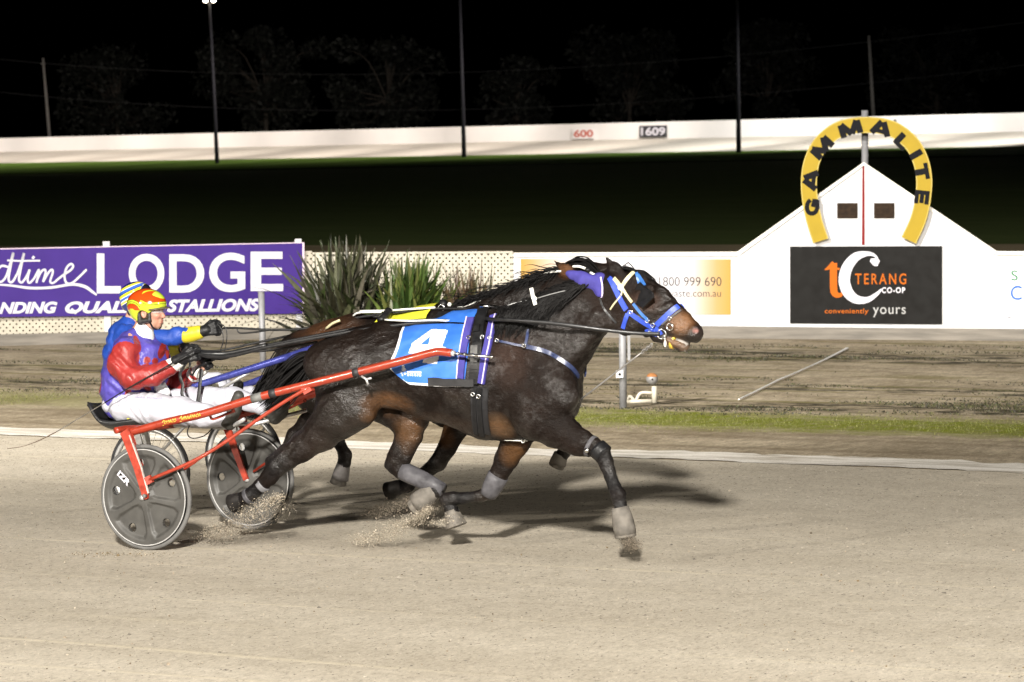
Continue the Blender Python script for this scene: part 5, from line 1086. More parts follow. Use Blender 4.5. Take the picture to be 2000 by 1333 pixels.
# number letters on the wheel cover
b = MB(); V, Fc = text_geo('IZR', .05, 0, 1.1); P = []
for u, v in V:
    a = math.radians(-42); x, z = (u-.5)*.115, (v-.5)*.042; cx, cz = -.155, .125; P.append(np.array([cx+x*math.cos(a)-z*math.sin(a), -HW-.0335, cz+.36+x*math.sin(a)+z*math.cos(a)]))
mesh_obj('wheel_lettering', P, Fc, ink_white, w1)
shaft_px = [(252, 845, -.60), (280, 838, -.60), (330, 824, -.595), (400, 808, -.57), (500, 777.5, -.53), (600, 752, -.49), (700, 727, -.45), (790, 704, -.42), (842, 690, -.40), (860, 687.5, -.395), (882, 690, -.39)]
def both(fn): fn(lambda p: p); fn(lambda p: mirY(p, 0))
def frame(mf):
    P = [mf(onY(*q)) for q in smooth_path(shaft_px, 6)]; sh = MB().tube(P, .0275, 16).build('shaft', red_alloy, su, True)
    MB().tube([mf(onY(882, 690, -.39)), mf(onY(888, 691, -.39))], .02, 12).build('ferrule', silver, sh, True)
    b = MB(); q0, q1 = mf(onY(884, 690.5, -.39)), mf(onY(960, 697.5, -.40)); b.tube([q0, q1], .0095, 10); b.sphere(q1, .013, 10, 8)
    for t in (.12, .3, .5, .66): b.tube([q0+(q1-q0)*t, q0+(q1-q0)*(t+.03)], .0135, 10)
    b.build('shaft_tip', chrome, sh, True)
    for x0_, x1_, m in ((492, 512, tape_g), (527, 540, tape_m), (691, 702, tape_m)):
        def pt(x): i = int(np.argmin([abs(q[0]-x) for q in smooth_path(shaft_px, 40)])); return mf(onY(*smooth_path(shaft_px, 40)[i]))
        MB().tube([pt(x0_), pt(x1_)], .0300, 14).build('tape_band', m, sh, True)
    b = MB(); k0 = mf(onY(706, 735, -.47)); b.tube([k0, k0+np.array([.035, 0, -.02]), k0+np.array([.05, 0, -.055])], .008, 8); b.tube([k0+np.array([.035, 0, -.02]), k0+np.array([.075, 0, -.012])], .007, 8); b.build('shaft_clip', silver, sh, True)
    # fork arms either side of the wheel
    o_ = bar([mf(onY(243, 842, -.745)), mf(onY(247, 850, -.745)), mf(onY(268, 910, -.74)), mf(onY(284, 966, -.735)), mf(onY(287, 975, -.735))], [.037, .037, .029, .024, .012], .009, red_worn, 'fork_arm', su)
    e = bar([mf(onY(253, 850, -.754)), mf(onY(276, 912, -.750)), mf(onY(290, 964, -.746))], [.004, .004, .004], .0065, chip, 'worn_edge', o_)
    bar([mf(np.array([-.18, -.62, .80])), mf(np.array([0, -.625, .36]))], [.03, .02], .008, red_worn, 'inner_fork_arm', su)
    b = MB(); c = mf(onY(285, 969, -.748)); b.tube([c, c+(mf(np.array([0, -.03, 0]))-mf(np.zeros(3)))], .011, 12); c = mf(onY(282, 967, -.745)); b.tube([c, c+(mf(np.array([0, -.012, 0]))-mf(np.zeros(3)))], .008, 10); b.build('axle_nut', tape_g, su, True)
    # stay from the hub to the shaft
    q0, q1 = mf(onY(291, 938, -.75)), mf(onY(603, 757, -.50)); st = MB().tube(smooth_path([q0, mf(onY(400, 889, -.72)), mf(onY(537, 797, -.56)), q1], 6), .0125, 10).build('stay', red_alloy, su, True)
    MB().box(q0, .022, .012, .026, [unit(q1-q0), np.array([0, 1.0, 0]), unit(np.cross(q1-q0, (0, 1, 0)))]).build('bracket', red_worn, st)
    cl = mf(onY(601, 760, -.49)); MB().box(cl, .03, .022, .028, [unit(q1-q0), np.array([0, 1.0, 0]), unit(np.cross(q1-q0, (0, 1, 0)))]).build('clamp', red_worn, st)
    MB().tube([mf(np.array([.06, -.63, .42])), mf(onY(400, 889, -.62)), mf(onY(545, 793, -.50))], .010, 8).build('inner_stay', red_worn, su, True)
    # stirrup for the foot
    b = MB(); a_ = mf(onY(412, 818, -.50)); b.tube(smooth_path([mf(onY(410, 812, -.52)), mf(onY(416, 819, -.5)), mf(onY(440, 810, -.48)), mf(onY(459, 803, -.46))], 4), .009, 8); b.sphere(mf(onY(455, 802, -.48)), .014, 10, 8); b.build('stirrup', red_worn, su, True)
both(frame)
b = MB(); b.tube(smooth_path([np.array([-.20, -.735, .81]), np.array([-.18, -.62, .815]), np.array([-.16, -.3, .80]), np.array([-.16, .3, .80]), np.array([-.18, .62, .815]), np.array([-.20, .735, .81])], 6), .022, 14); b.build('arch_bar', red_worn, su, True)
b = MB(); b.tube([np.array([.0, -.56, .845]), np.array([.0, .56, .845])], .02, 12); b.build('cross_bar', red_worn, su, True)
for sg in (-1, 1):
    o = MB().tube([np.array([-.12, .12*sg, .80]), np.array([.35, .16*sg, .80]), np.array([.62, .42*sg, .885])], .014, 8).build('seat_rail', silver, su, True)
# seat: shallow black bucket, lip rising at the back
V, Fc = [], []; ns, nw = 18, 13
prof = smooth_path([(196, 787), (203, 799), (211, 815), (224, 829), (243, 833), (262, 832), (284, 829), (303, 826)], 3)[:ns+4]; m_ = len(prof)
for i, q in enumerate(prof):
    for j in range(nw):
        s_ = -1+2*j/(nw-1); wd = .19+.03*math.sin(3*i/m_); p = onY(q[0], q[1], 0); V.append(p+np.array([.02*s_*s_, wd*s_, .055*s_*s_*(0.4+.6*min(1, i/6))]))
n0 = len(V); V += [p+np.array([-.006, 0, -.028]) for p in V]
for i in range(m_-1):
    for j in range(nw-1): a_ = i*nw+j; Fc += [(a_, a_+1, a_+nw+1, a_+nw), (n0+a_, n0+a_+nw, n0+a_+nw+1, n0+a_+1)]
for i in range(m_-1):
    for j in (0, nw-1): a_ = i*nw+j; Fc.append((a_, a_+nw, n0+a_+nw, n0+a_))
for j in range(nw-1):
    for i in (0, m_-1): a_ = i*nw+j; Fc.append((a_, a_+1, n0+a_+1, n0+a_))
mesh_obj('seat', V, Fc, seat_m, su, True)
q = [onY(x, y, -.208) for x, y in ((247, 819), (262, 820), (268, 815), (252, 814))]; MB().prism(q, [p+np.array([0, .004, 0]) for p in q]).build('seat_sticker', yellow_ink, su)
# yellow script on the near shaft: a short line of pen strokes, too small to read in the picture
def on_shaft(x, y):
    Q = smooth_path(shaft_px, 40); i = int(np.argmin([abs(q_[0]-x) for q_ in Q])); c = onY(Q[i][0], Q[i][1], Q[i][2]); dz = (y)/295.0; dz = max(-.0265, min(.0265, dz)); return c+np.array([0, -math.sqrt(.0288**2-dz*dz), dz])
b = MB(); rg = np.random.default_rng(4); x = 321
for word in (6, 9):
    for k in range(word):
        big = k == 0; w_ = 5.6 if big else 4.6; h = 6.0 if big else 3.6
        for (u0_, v0_, u1_, v1_) in [((.2, -1, .6, 1), (.6, 1, 1.0, 1), (0, 0, .9, .2)), ((0, -1, .3, 1), (.3, 1, .8, -.9), (.8, -.9, 1, 0)), ((.1, .2, .5, 1), (.5, 1, .9, -.6), (0, -.9, .6, -.9))][int(rg.integers(3))]:
            P = [on_shaft(x+w_*(u0_+(u1_-u0_)*t), h*(v0_+(v1_-v0_)*t)*.9) for t in (0, .5, 1)]; b.ribbon(P, [np.array([0, -1, 0.0])]*3, .0042, .0012)
        x += w_*.98
    x += 6
b.build('shaft_script', yellow_ink, su)
b = MB(); b.tube(smooth_path([onY(372, 826, -.2), onY(366, 845, -.2), onY(374, 856, -.2), onY(398, 852, -.2), onY(416, 836, -.15)], 5), .004, 6); b.build('loose_cable', leather, su, True)

# ---- far sulky: blue and silver with wire wheels
X2 = -1.07; Y2 = 1.7
s2 = thing('sulky', (X2, Y2, 0), 'blue and silver racing sulky with wire spoked wheels, behind the far horse', 'sulky')
def wire_wheel(C, Rr=.345):
    C = np.asarray(C, float); w = part_empty('wheel', s2); w.location = Vector(C)-world_loc(s2)
    MB().ring(C, Rr-.012, .012, (1, 0, 0), (0, 0, 1), 64, 10).build('tyre', mat('black_tyre', (.02, .02, .022), .6, var=.3), w, True); MB().ring(C, Rr-.040, .018, (1, 0, 0), (0, 0, 1), 64, 8).build('rim', silver, w, True)
    b = MB()
    for k in range(32):
        a = 2*math.pi*k/32; y = .04*(-1)**k; b.tube([C+np.array([.022*math.cos(a+.6), y, .022*math.sin(a+.6)]), C+np.array([(Rr-.05)*math.cos(a), 0, (Rr-.05)*math.sin(a)])], .0016, 4)
    b.build('spokes', silver, w); MB().tube([C-np.array([0, .06, 0]), C+np.array([0, .06, 0])], .022, 12).build('hub', silver, w, True)
for sg in (-1, 1): wire_wheel((X2, Y2+sg*.66, .345))
def frame2(mf):
    P = [mf(p) for p in smooth_path([onY(236, 806, 1.16), onY(300, 784, 1.17), onY(390, 752, 1.2), onY(470, 727, 1.22), onY(560, 698, 1.26), onY(625, 676, 1.3), onY(700, 655, 1.34), onY(760, 641, 1.36), onY(800, 640, 1.38)], 6)]; o = MB().tube(P, .026, 14).build('shaft', blue_alloy, s2, True)
    b = MB()
    for i in range(len(P)-1): b.add([P[i]+np.array([0, -.018, .0195]), P[i+1]+np.array([0, -.018, .0195]), P[i+1]+np.array([0, .012, .026]), P[i]+np.array([0, .012, .026])], [(0, 1, 2, 3)])
    b.build('silver_stripe', silver, o)  # bright strip added along the shaft top as its highlight
    MB().tube([mf(onY(425, 764, 1.22)), mf(onY(496, 722, 1.24))], .012, 10).build('stay', silver, s2, True)
    bar([mf(np.array([X2-.12, Y2-.71, .82])), mf(np.array([X2, Y2-.71, .345]))], [.03, .02], .008, silver, 'fork_arm', s2); bar([mf(np.array([X2-.12, Y2-.61, .82])), mf(np.array([X2, Y2-.61, .345]))], [.03, .02], .008, silver, 'fork_arm', s2)
    MB().tube([mf(np.array([X2+.03, Y2-.71, .40])), mf(onY(400, 790, 1.1))], .011, 8).build('lower_stay', silver, s2, True)
frame2(lambda p: p); frame2(lambda p: mirY(p, Y2))
MB().tube([np.array([X2-.14, Y2-.72, .82]), np.array([X2-.14, Y2+.72, .82])], .024, 12).build('arch_bar', blue_alloy, s2, True)
b = MB(); c = onY(408, 757, 1.35); b.box(c, .055, .05, .022, [unit(np.array([1, 0, .3])), np.array([0, 1.0, 0]), unit(np.array([-.3, 0, 1]))]); b.build('stirrup_plate', mat('cream_plate', (.5, .47, .38), .4, var=.2), s2)
V, Fc = [], []; prof = smooth_path([(X2-.66, 1.02), (X2-.60, .92), (X2-.5, .86), (X2-.3, .845), (X2-.12, .86)], 4); nw = 9
for q in prof:
    for j in range(nw): s_ = -1+2*j/(nw-1); V.append((q[0], Y2+.18*s_, q[1]+.05*s_*s_))
n0 = len(V); V += [(v[0]-.005, v[1], v[2]-.03) for v in V]; m_ = len(prof)
for i in range(m_-1):
    for j in range(nw-1): a_ = i*nw+j; Fc += [(a_, a_+1, a_+nw+1, a_+nw), (n0+a_, n0+a_+nw, n0+a_+nw+1, n0+a_+1)]
mesh_obj('seat', V, Fc, seat_m, s2, True)
# ================================================================== DRIVERS
skin_m = mat('face_skin', (1, 1, 1), 0.45, var=.12, nsc=30, attr=True, spec=.4); lens_m = mat('goggle_lens', (.75, .75, .78), .08)
nt, N, L, bs = nodes(lens_m); bs.inputs['Alpha'].default_value = .14
glove_m = mat('black_glove_leather', (.011, .011, .012), .45, spec=.3, var=.4, nsc=40, bump=.3, bsc=90); white_cloth = mat('white_breeches', (1, 1, 1), .6, var=.05, nsc=5, attr=True, bump=.18, bsc=14, bdist=.02); shoe_m = mat('dark_boot', (.030, .028, .024), .6, var=.5, nsc=18)
silk = mat('purple_red_silks', (1, 1, 1), .44, var=.15, nsc=10, attr=True, bump=.5, bsc=18, spec=.4, bdist=.02, stretch=(1, 1, .6)); silk2 = mat('blue_silks', (1, 1, 1), .5, var=.15, nsc=8, attr=True, spec=.3, bump=.5, bsc=16, bdist=.02)
helm_m = mat('helmet_shell', (1, 1, 1), .14, var=.02, attr=True, coat=.6); pad_m = mat('black_helmet_padding', (.016, .016, .016), .6, var=.4, nsc=40)

class Rider:
    def __init__(s, label, Yc, k, loc): s.Yc, s.k = Yc, k; s.root = thing('person', loc, label, 'person')
    def M(s, x, y, d=0.0): return onY(x, y, s.Yc+d)
    def N(s, L): return [(s.M(n[0], n[1], n[2]), n[3]/s.k, n[4] if len(n) > 4 else 1.0) for n in L]

def hand(S, Wp, d, thumb_up, inward, curl=1.0, sc=1.0):
    """gloved fist round a rein: palm, five separate bent fingers; d forearm direction, inward palm normal"""
    d, up, n = unit(d), unit(thumb_up), unit(inward); up = unit(up-d*np.dot(up, d)); n = unit(n-d*np.dot(n, d)-up*np.dot(n, up)); r = .0105*sc
    S.cone(Wp, .030*sc, Wp+d*.03*sc, .029*sc, 1, .012)
    for k in range(4):
        off = up*(.030-.020*k)*sc; S.cone(Wp+d*.02*sc+off*.6, .0135*sc, Wp+d*.080*sc+off, .0125*sc, 1, .008)
    for k, ln in enumerate((1.0, 1.1, 1.04, .84)):
        p = Wp+d*(.082-(.004*abs(k-1)))*sc+up*(.031-.0205*k)*sc
        for a, l in ((40, .036), (112, .029), (176, .022)):
            a = math.radians(a*curl); q = p+(d*math.cos(a)+n*math.sin(a))*l*ln*sc; S.cone(p, r*1.02, q, r*.93, 1, .0035); p = q
    p = Wp+d*.03*sc+up*.028*sc+n*.008*sc
    for v, l, rr in ((d*.75+up*.5+n*.35, .034, .0125), (d*.85+up*.05+n*.6, .030, .011), (d*.6-up*.25+n*.75, .022, .010)): q = p+unit(v)*l*sc; S.cone(p, rr*sc, q, rr*.92*sc, 1, .004); p = q
    return Wp+d*.075*sc+n*.028*sc

def head(S, Hc, sc=1.0, turn=0.0):
    """head facing +X (turned by a few degrees), centre at eye height; returns placement function"""
    c, s_ = math.cos(turn), math.sin(turn)
    def P(x, y, z): return Hc+np.array([x*c-y*s_, x*s_+y*c, z])*sc
    S.ell(P(-.012, 0, .035), np.array([.098, .077, .088])*sc, 0, .02); S.ell(P(.022, 0, -.035), np.array([.066, .058, .078])*sc, 0, .03)
    S.cone(P(.03, -.030, -.088), .024*sc, P(.03, .030, -.088), .024*sc, 1, .03); S.cone(P(.058, 0, -.098), .017*sc, P(.066, 0, -.092), .015*sc, 1, .02)
    S.cone(P(.084, 0, .004), .010*sc, P(.103, 0, -.030), .0125*sc, 1, .012); S.ell(P(.098, 0, -.036), np.array([.014, .016, .010])*sc, 0, .008)
    for y in (-1, 1): S.ell(P(.072, .034*y, -.026), np.array([.020, .024, .018])*sc, 0, .02); S.ell(P(.080, .031*y, .004), np.array([.014, .018, .012])*sc, 0, .008, 's'); S.ell(P(.068, .031*y, .003), np.array([.0155]*3)*sc, 0, .004); S.cone(P(.074, .012*y, .022), .011*sc, P(.068, .042*y, .022), .009*sc, 1, .012)
    S.cone(P(.084, -.016, -.060), .0085*sc, P(.084, .016, -.060), .0085*sc, 1, .008); S.cone(P(.082, -.013, -.075), .009*sc, P(.082, .013, -.075), .009*sc, 1, .008); S.cone(P(.097, -.02, -.0672), .0025*sc, P(.097, .02, -.0672), .0025*sc, 1, .004, 's')
    for y in (-1, 1): S.ell(P(-.012, .078*y, -.012), np.array([.022, .011, .032])*sc, .15, .01); S.ell(P(-.008, .087*y, -.010), np.array([.011, .008, .019])*sc, .15, .004, 's')
    return P
def skin_colours(V, P, sc=1.0):
    C = np.tile(np.array([.42, .225, .16]), (len(V), 1))
    def blob(c, r, col, w): d = np.linalg.norm(V-c, axis=1)/r; k = np.clip(1.4-1.4*d, 0, 1)[:, None]*w; C[:] = C*(1-k)+np.array(col)*k
    for y in (-1, 1): blob(P(.07, .045*y, -.03), .036, (.52, .20, .145), .8); blob(P(-.01, .085*y, -.01), .03, (.50, .20, .15), .8)
    blob(P(.106, 0, -.03), .02, (.54, .20, .15), .8); blob(P(.093, 0, -.068), .020, (.42, .13, .11), .8)
    for y in (-1, 1): blob(P(.078, .033*y, .024), .017, (.20, .12, .07), .7)
    blob(P(.05, 0, -.10), .035, (.44, .24, .17), .5); return np.clip(C, 0, 1)

def helmet(rd, P, sc, paint, name='helmet', hx=.148):
    """jockey skull cap with ear cut-outs and peak; paint(u) gives the colour for local coordinates"""
    S = SDF(.0036); S.ell(P(.118-hx, 0, .048), np.array([hx, .114, .113])*sc, 0, .02); S.cone(P(-.085, -.03, -.02), .042*sc, P(-.085, .03, -.02), .042*sc, 1, .03)
    for y in (-1, 1): S.ell(P(-.035, .074*y, -.015), np.array([.055, .026, .06])*sc, 0, .02)
    S.ell(P(-.012, 0, .035), np.array([.106, .086, .090])*sc, 0, .005, 's'); S.ell(P(.115, 0, -.075), np.array([.115, .2, .108])*sc, 0, .006, 's')
    for y in (-1, 1): S.ell(P(-.010, .09*y, -.048), np.array([.047, .06, .062])*sc, 0, .006, 's')
    S.ell(P(-.06, 0, -.11), np.array([.09, .065, .06])*sc, 0, .006, 's'); S.half(P(0, 0, -.062), (0.25, 0, -1), .004)
    V, Fc = S.mesh(); e = np.array([P(1, 0, 0)-P(0, 0, 0), P(0, 1, 0)-P(0, 0, 0), P(0, 0, 1)-P(0, 0, 0)])/sc**2; Lc = (V-P(0, 0, 0)) @ e.T
    h = mesh_obj(name, V, Fc, helm_m, rd.root, True, col=np.array([paint(*q) for q in Lc]))
    V, Fc = [], []; n = 17
    for lay in (0, 1):
        for i in range(n):
            a = -1.15+2.3*i/(n-1)
            for r_ in (0.0, .5, 1.0): ext = (.012+.046*max(0, math.cos(a))**1.2)*r_; V.append(P((.104+ext)*math.cos(a)-.012, (.092+ext*.9)*math.sin(a), .040-.012*r_-.012*abs(math.sin(a))**2-.0045*lay))
    for i in range(n-1):
        for j in range(2): a_ = i*3+j; Fc += [(a_, a_+3, a_+4, a_+1), (n*3+a_, n*3+a_+1, n*3+a_+4, n*3+a_+3)]
        Fc.append((i*3+2, i*3+5, n*3+i*3+5, n*3+i*3+2))
    mesh_obj('peak', V, Fc, mat('helmet_peak', (.10, .085, .05), .3), h, True)
    S = SDF(.0036)
    for y in (-1, 1):
        S.cone(P(.034, .080*y, .02), .011*sc, P(.034, .080*y, -.055), .013*sc, 1, .01); S.cone(P(.034, .080*y, -.055), .013*sc, P(-.04, .076*y, -.068), .019*sc, 1, .012); S.cone(P(-.04, .076*y, -.068), .019*sc, P(-.052, .078*y, .0), .012*sc, 1, .01); S.cone(P(-.052, .078*y, .0), .011*sc, P(-.01, .082*y, .035), .010*sc, 1, .01)
    V, Fc = S.mesh(lambda q: .003*vnoise(q, 60, 4)); mesh_obj('padding', V, Fc, pad_m, h, True)
    b = MB(); b.ribbon(smooth_path([P(.034, -.088, -.05), P(.046, -.068, -.095), P(.052, -.03, -.121), P(.052, .03, -.121), P(.046, .068, -.095), P(.034, .088, -.05)], 4), [P(.05, y, -.16)-P(.03, 0, -.06) for y in np.linspace(-.12, .12, 21)], .014, .003); b.build('chin_strap', leather, h)
    return h

# ---------------------------------------------------------------- near driver
K = 285.0; d1 = Rider('driver in purple and red silks and orange and yellow helmet, seated on the red sulky', 0.0, K, (-.62, 0, .80))
M = d1.M; HP = M(294, 609, 0)
S = SDF(.0062); P = head(S, HP, 1.0, math.radians(4))
S.chain(d1.N([(281, 634, 0, 17), (277, 652, 0, 19), (268, 672, 0, 30, 1.5), (255, 725, 0, 34, 1.25), (246, 772, 0, 28, 1.2)]), .03)
for N_ in ([(250, 682, -.17, 18), (240, 712, -.21, 15), (262, 742, -.23, 13), (300, 731, -.19, 12), (338, 713, -.13, 9)], [(284, 678, .17, 18), (310, 740, .22, 15), (350, 746, .18, 12), (386, 727, .12, 9)],
           [(245, 788, -.09, 22), (330, 800, -.17, 20), (400, 812, -.21, 16), (438, 820, -.23, 12)], [(270, 786, .09, 22), (390, 778, .2, 18), (470, 782, .25, 15), (520, 803, .26, 12)]): S.chain(d1.N(N_), .02)
hand(S, M(338, 712, -.13), M(385, 688, -.07)-M(338, 712, -.13), (0, .1, 1), (0, 1, -.2), 1, .9); hand(S, M(387, 725, .12), M(415, 700, .10)-M(387, 725, .12), (0, -.1, 1), (0, -1, -.2), 1, .9)
V, Fc = S.mesh(); C = skin_colours(V, P); mesh_obj('body', V, Fc, skin_m, d1.root, True, col=C)
S = SDF(.005); S.ell(P(-.02, 0, -.01), np.array([.094, .0795, .085]), 0, .01); S.half(P(.02, 0, 0), (1, 0, .0), .01); S.half(P(0, 0, -.05), (0, 0, -1), .01); V, Fc = S.mesh(lambda q: .004*vnoise(q, 70, 3)); mesh_obj('hair', V, Fc, mat('brown_hair', (.05, .03, .015), .6, var=.4), d1.root, True)
Y_, O_, DK = (.42, .50, .03), (.46, .052, .006), (.04, .04, .02)
def paint1(x, y, z):
    if x < -.02:
        a = math.hypot((x+.095)/1.15, z+.005)
        if a > .093: return O_ if z > .02 else Y_
        if a > .089 or abs(a-.077) < .0018: return DK
        if a > .066: return Y_
        if a > .030 and z > .012: return O_ if abs(a-.064) > .0015 else DK
        if x < -.14 and -.03 < z < -.005: return (.30, .05, .01)
        return Y_
    zb = .088-.02*min(1, max(0, (x+.02)/.05))+.012*max(0, x-.05)*6
    if z < zb: return DK if abs(z-zb+.016) < .0016 or abs(z-zb) < .002 else Y_
    if x > .05 and z > .105+.5*(.08-x): return (.46, .58, .05)
    if .120 < z-.5*(x-.0)*0 and abs(abs(y)-.055+.9*(x+.0)) < .010 and x < .045: return Y_
    return O_
helmet(d1, P, 1.0, paint1)
# racing glasses
b = MB()
for y in (-1, 1): b.ribbon(smooth_path([P(.105, .006*y, .004), P(.104, .032*y, .006), P(.088, .058*y, .006), P(.05, .076*y, .008)], 4), [P(1, y*.9, 0)-P(0, 0, 0)]*13, .030, .0015)
gg = b.build('glasses', lens_m, d1.root, True); b = MB()
for y in (-1, 1): b.tube(smooth_path([P(.102, .028*y, .021), P(.088, .060*y, .02), P(.05, .0785*y, .014), P(.02, .083*y, .01)], 4), .0024, 6)
b.build('frame', leather, gg, True)
# white collar
S = SDF(.005); S.cone(M(282, 641), 19/K, M(277, 657), 26/K, 1.05, .01); V, Fc = S.mesh(); mesh_obj('white_collar', V, Fc, mat('white_undershirt', (.72, .72, .74), .6), d1.root, True)
# jacket
S = SDF(.0062)
S.chain(d1.N([(275, 661, 0, 24, 1.1), (266, 678, 0, 36, 1.45), (256, 712, 0, 46, 1.25), (252, 745, 0, 52, 1.15), (246, 775, 0, 48, 1.12), (243, 790, 0, 36, 1.2)]), .03)
S.cone(M(300, 690), 22/K, M(300, 740), 26/K, 2.0, .05)
S.chain(d1.N([(247, 684, -.18, 26), (237, 712, -.22, 26), (258, 740, -.245, 23)]), .03); S.chain(d1.N([(258, 740, -.245, 23), (300, 733, -.19, 20.5), (331, 718, -.135, 17)]), .015); S.chain(d1.N([(286, 678, .18, 25), (308, 735, .23, 23)]), .03); S.chain(d1.N([(308, 735, .23, 23), (350, 748, .18, 19), (380, 731, .125, 15)]), .015)
V, Fc = S.mesh(lambda q: .012*vnoise(q*np.array([1, 1, 1.8]), 11, 2)+.007*vnoise(q*np.array([1.5, 1, 1]), 26, 3)+.003*vnoise(q, 60, 6)+.0035*np.sin(60*(q[:, 0]*.55+q[:, 2])+14*vnoise(q, 5, 8))*(.4+1.6*np.clip(vnoise(q, 4, 10)+.3, 0, 1)))
px = project(V); PU, RD = np.array([.066, .052, .29]), np.array([.25, .022, .020]); C = np.tile(PU, (len(V), 1))
def near_seg(A, B, r): A, B = np.asarray(A), np.asarray(B); t = np.clip(((V-A) @ (B-A))/((B-A) @ (B-A)), 0, 1)[:, None]; return np.linalg.norm(V-A-(B-A)*t, axis=1) < r
nz = .012*vnoise(V, 20, 9)
def seg_d(A, B, r, ys=1.0): A, B = np.asarray(A), np.asarray(B); t = np.clip(((V-A) @ (B-A))/((B-A) @ (B-A)), 0, 1)[:, None]; q = (V-A-(B-A)*t)*np.array([1, 1/ys, 1]); return np.linalg.norm(q, axis=1)*K/r
dT = np.minimum.reduce([seg_d(M(266, 676), M(254, 712), 44, 1.25), seg_d(M(254, 712), M(252, 745), 50, 1.15), seg_d(M(252, 745), M(248, 775), 50, 1.1)])
arm = np.minimum.reduce([seg_d(M(246, 692, -.20), M(237, 712, -.22), 27), seg_d(M(237, 712, -.22), M(258, 740, -.245), 26), seg_d(M(258, 740, -.245), M(335, 716, -.13), 21)]) < dT*.80
arm2 = np.minimum.reduce([seg_d(M(292, 690, .20), M(308, 735, .23), 25), seg_d(M(308, 735, .23), M(384, 729, .12), 20)]) < dT*.95
arm2 = (arm2 & (V[:, 1] > .165)) | ((V[:, 0] > M(338, 740, .16)[0]) & (V[:, 1] > .04))
C[arm | arm2] = RD
for (cx, cy, rx, ry, an) in ((268, 672, 6, 17, -.3), (317, 684, 7, 18, .3), (287, 704, 7, 7, 0), (303, 706, 6, 7, 0), (194, 745, 4, 24, 0), (250, 768, 6, 10, .3), (226, 658, 9, 4, -.6), (288, 759, 8, 5, .4)):
    dx, dy = px[:, 0]-cx, px[:, 1]-cy; u, v = dx*math.cos(an)+dy*math.sin(an), -dx*math.sin(an)+dy*math.cos(an); C[((u/rx)**2+(v/ry)**2+14*nz < 1) & ~(arm | arm2)] = RD*.9
C *= (1+.25*vnoise(V, 14, 12))[:, None]; col_ = (near_seg(M(283, 641), M(277, 655), 23/K)) & (V[:, 2] > M(279, 652)[2]-.01); C[col_] = PU*.35
mesh_obj('jacket', V, Fc, silk, d1.root, True, col=np.clip(C, 0, 1)); MB().sphere(M(248, 634, -.12), .010, 10, 8).build('button', white_strap, d1.root, True) if False else None
S = SDF(.005); S.chain(d1.N([(329, 719, -.135, 16.5), (347, 708, -.122, 13.5)]), .01); V, Fc = S.mesh(); mesh_obj('shirt_cuff', V, Fc, white_strap, d1.root, True)
S = SDF(.005); S.chain(d1.N([(378, 733, .125, 15), (395, 721, .118, 13)]), .01); V, Fc = S.mesh(); mesh_obj('shirt_cuff', V, Fc, white_strap, d1.root, True)
S = SDF(.0055); S.cone(M(312, 755, -.02), 10/K, M(322, 768, -.02), 9/K, 1.8, .02); V, Fc = S.mesh(lambda q: .012*vnoise(q, 25, 3)); mesh_obj('shirt_tail', V, Fc, mat('white_shirt', (.66, .68, .72), .6, var=.1), d1.root, True)
# breeches
S = SDF(.0065)
S.chain(d1.N([(238, 790, 0, 33, 1.55), (262, 795, 0, 31, 1.5)]), .03); S.chain(d1.N([(245, 795, -.11, 32), (300, 799, -.155, 31), (350, 803, -.18, 28), (400, 812, -.21, 23), (434, 818, -.225, 18)]), .02); S.chain(d1.N([(262, 786, .11, 31), (340, 784, .16, 28), (400, 781, .2, 25), (455, 776, .24, 20), (490, 787, .255, 17), (521, 801, .26, 15)]), .02)
V, Fc = S.mesh(lambda q: .010*vnoise(q*np.array([1, 1, 1.6]), 13, 5)+.006*vnoise(q, 30, 6)+.003*np.sin(48*(q[:, 0]+q[:, 2]*.8)+16*vnoise(q, 5, 8)))
C = np.tile(np.array([.43, .43, .485]), (len(V), 1)); px = project(V)
seam = (np.abs(px[:, 1]-(783+(px[:, 0]-235)*.085+3*np.sin(px[:, 0]*.03))) < .9) & (px[:, 0] > 232) & (px[:, 0] < 400) & (V[:, 1] < 0); C[seam] = (.38, .38, .46)
mesh_obj('breeches', V, Fc, white_cloth, d1.root, True, col=C)
bt = bvh_of(V, Fc); b = MB(); rg = np.random.default_rng(8); x = 264     # small blue handwriting along the thigh
for k in range(13):
    pts = [(x+dx, 776.5+(x-264)*.05+dy) for dx, dy in ((0, rg.uniform(0, 2)), (1.0, -1.5+rg.uniform(-2.5, 1.5)), (2.4, 1.8), (3.0, rg.uniform(-1.5, 1)), (4.2, rg.uniform(0, 2)))]; Pq = []
    for q in pts: h_ = bt.ray_cast(Vector(CAM+ray(*q)*15), Vector(ray(*q)).normalized()); Pq.append(np.array(h_[0])-np.array(ray(*q))*.003 if h_[0] is not None else M(*q, -.25))
    b.ribbon(Pq, [np.array([0, -1, .2])]*5, .0022, .001); x += 3.9 + (3 if k == 4 else 0)
b.build('breeches_writing', mat('faded_blue_ink', (.30, .29, .46), .6), d1.root)
# gloves
def glove(rd, Wp, dr, up, inw, sc=1.0, name='glove', cuffd=.03):
    S = SDF(.0032); g_ = hand(S, Wp, dr, up, inw, 1, sc); S.cone(Wp-unit(dr)*cuffd, .034*sc, Wp+unit(dr)*.015, .031*sc, 1, .01); V, Fc = S.mesh(lambda q: .0015*vnoise(q, 90, 2)); mesh_obj(name, V, Fc, glove_m, rd.root, True); return g_
gA = glove(d1, M(352, 703, -.12), M(395, 682, -.06)-M(352, 703, -.12), (-.1, .1, 1), (0, 1, -.2), 1.3); gB = glove(d1, M(392, 721, .12), M(413, 702, .10)-M(392, 721, .12), (-.1, -.1, 1), (0, -1, -.2), 1.2)
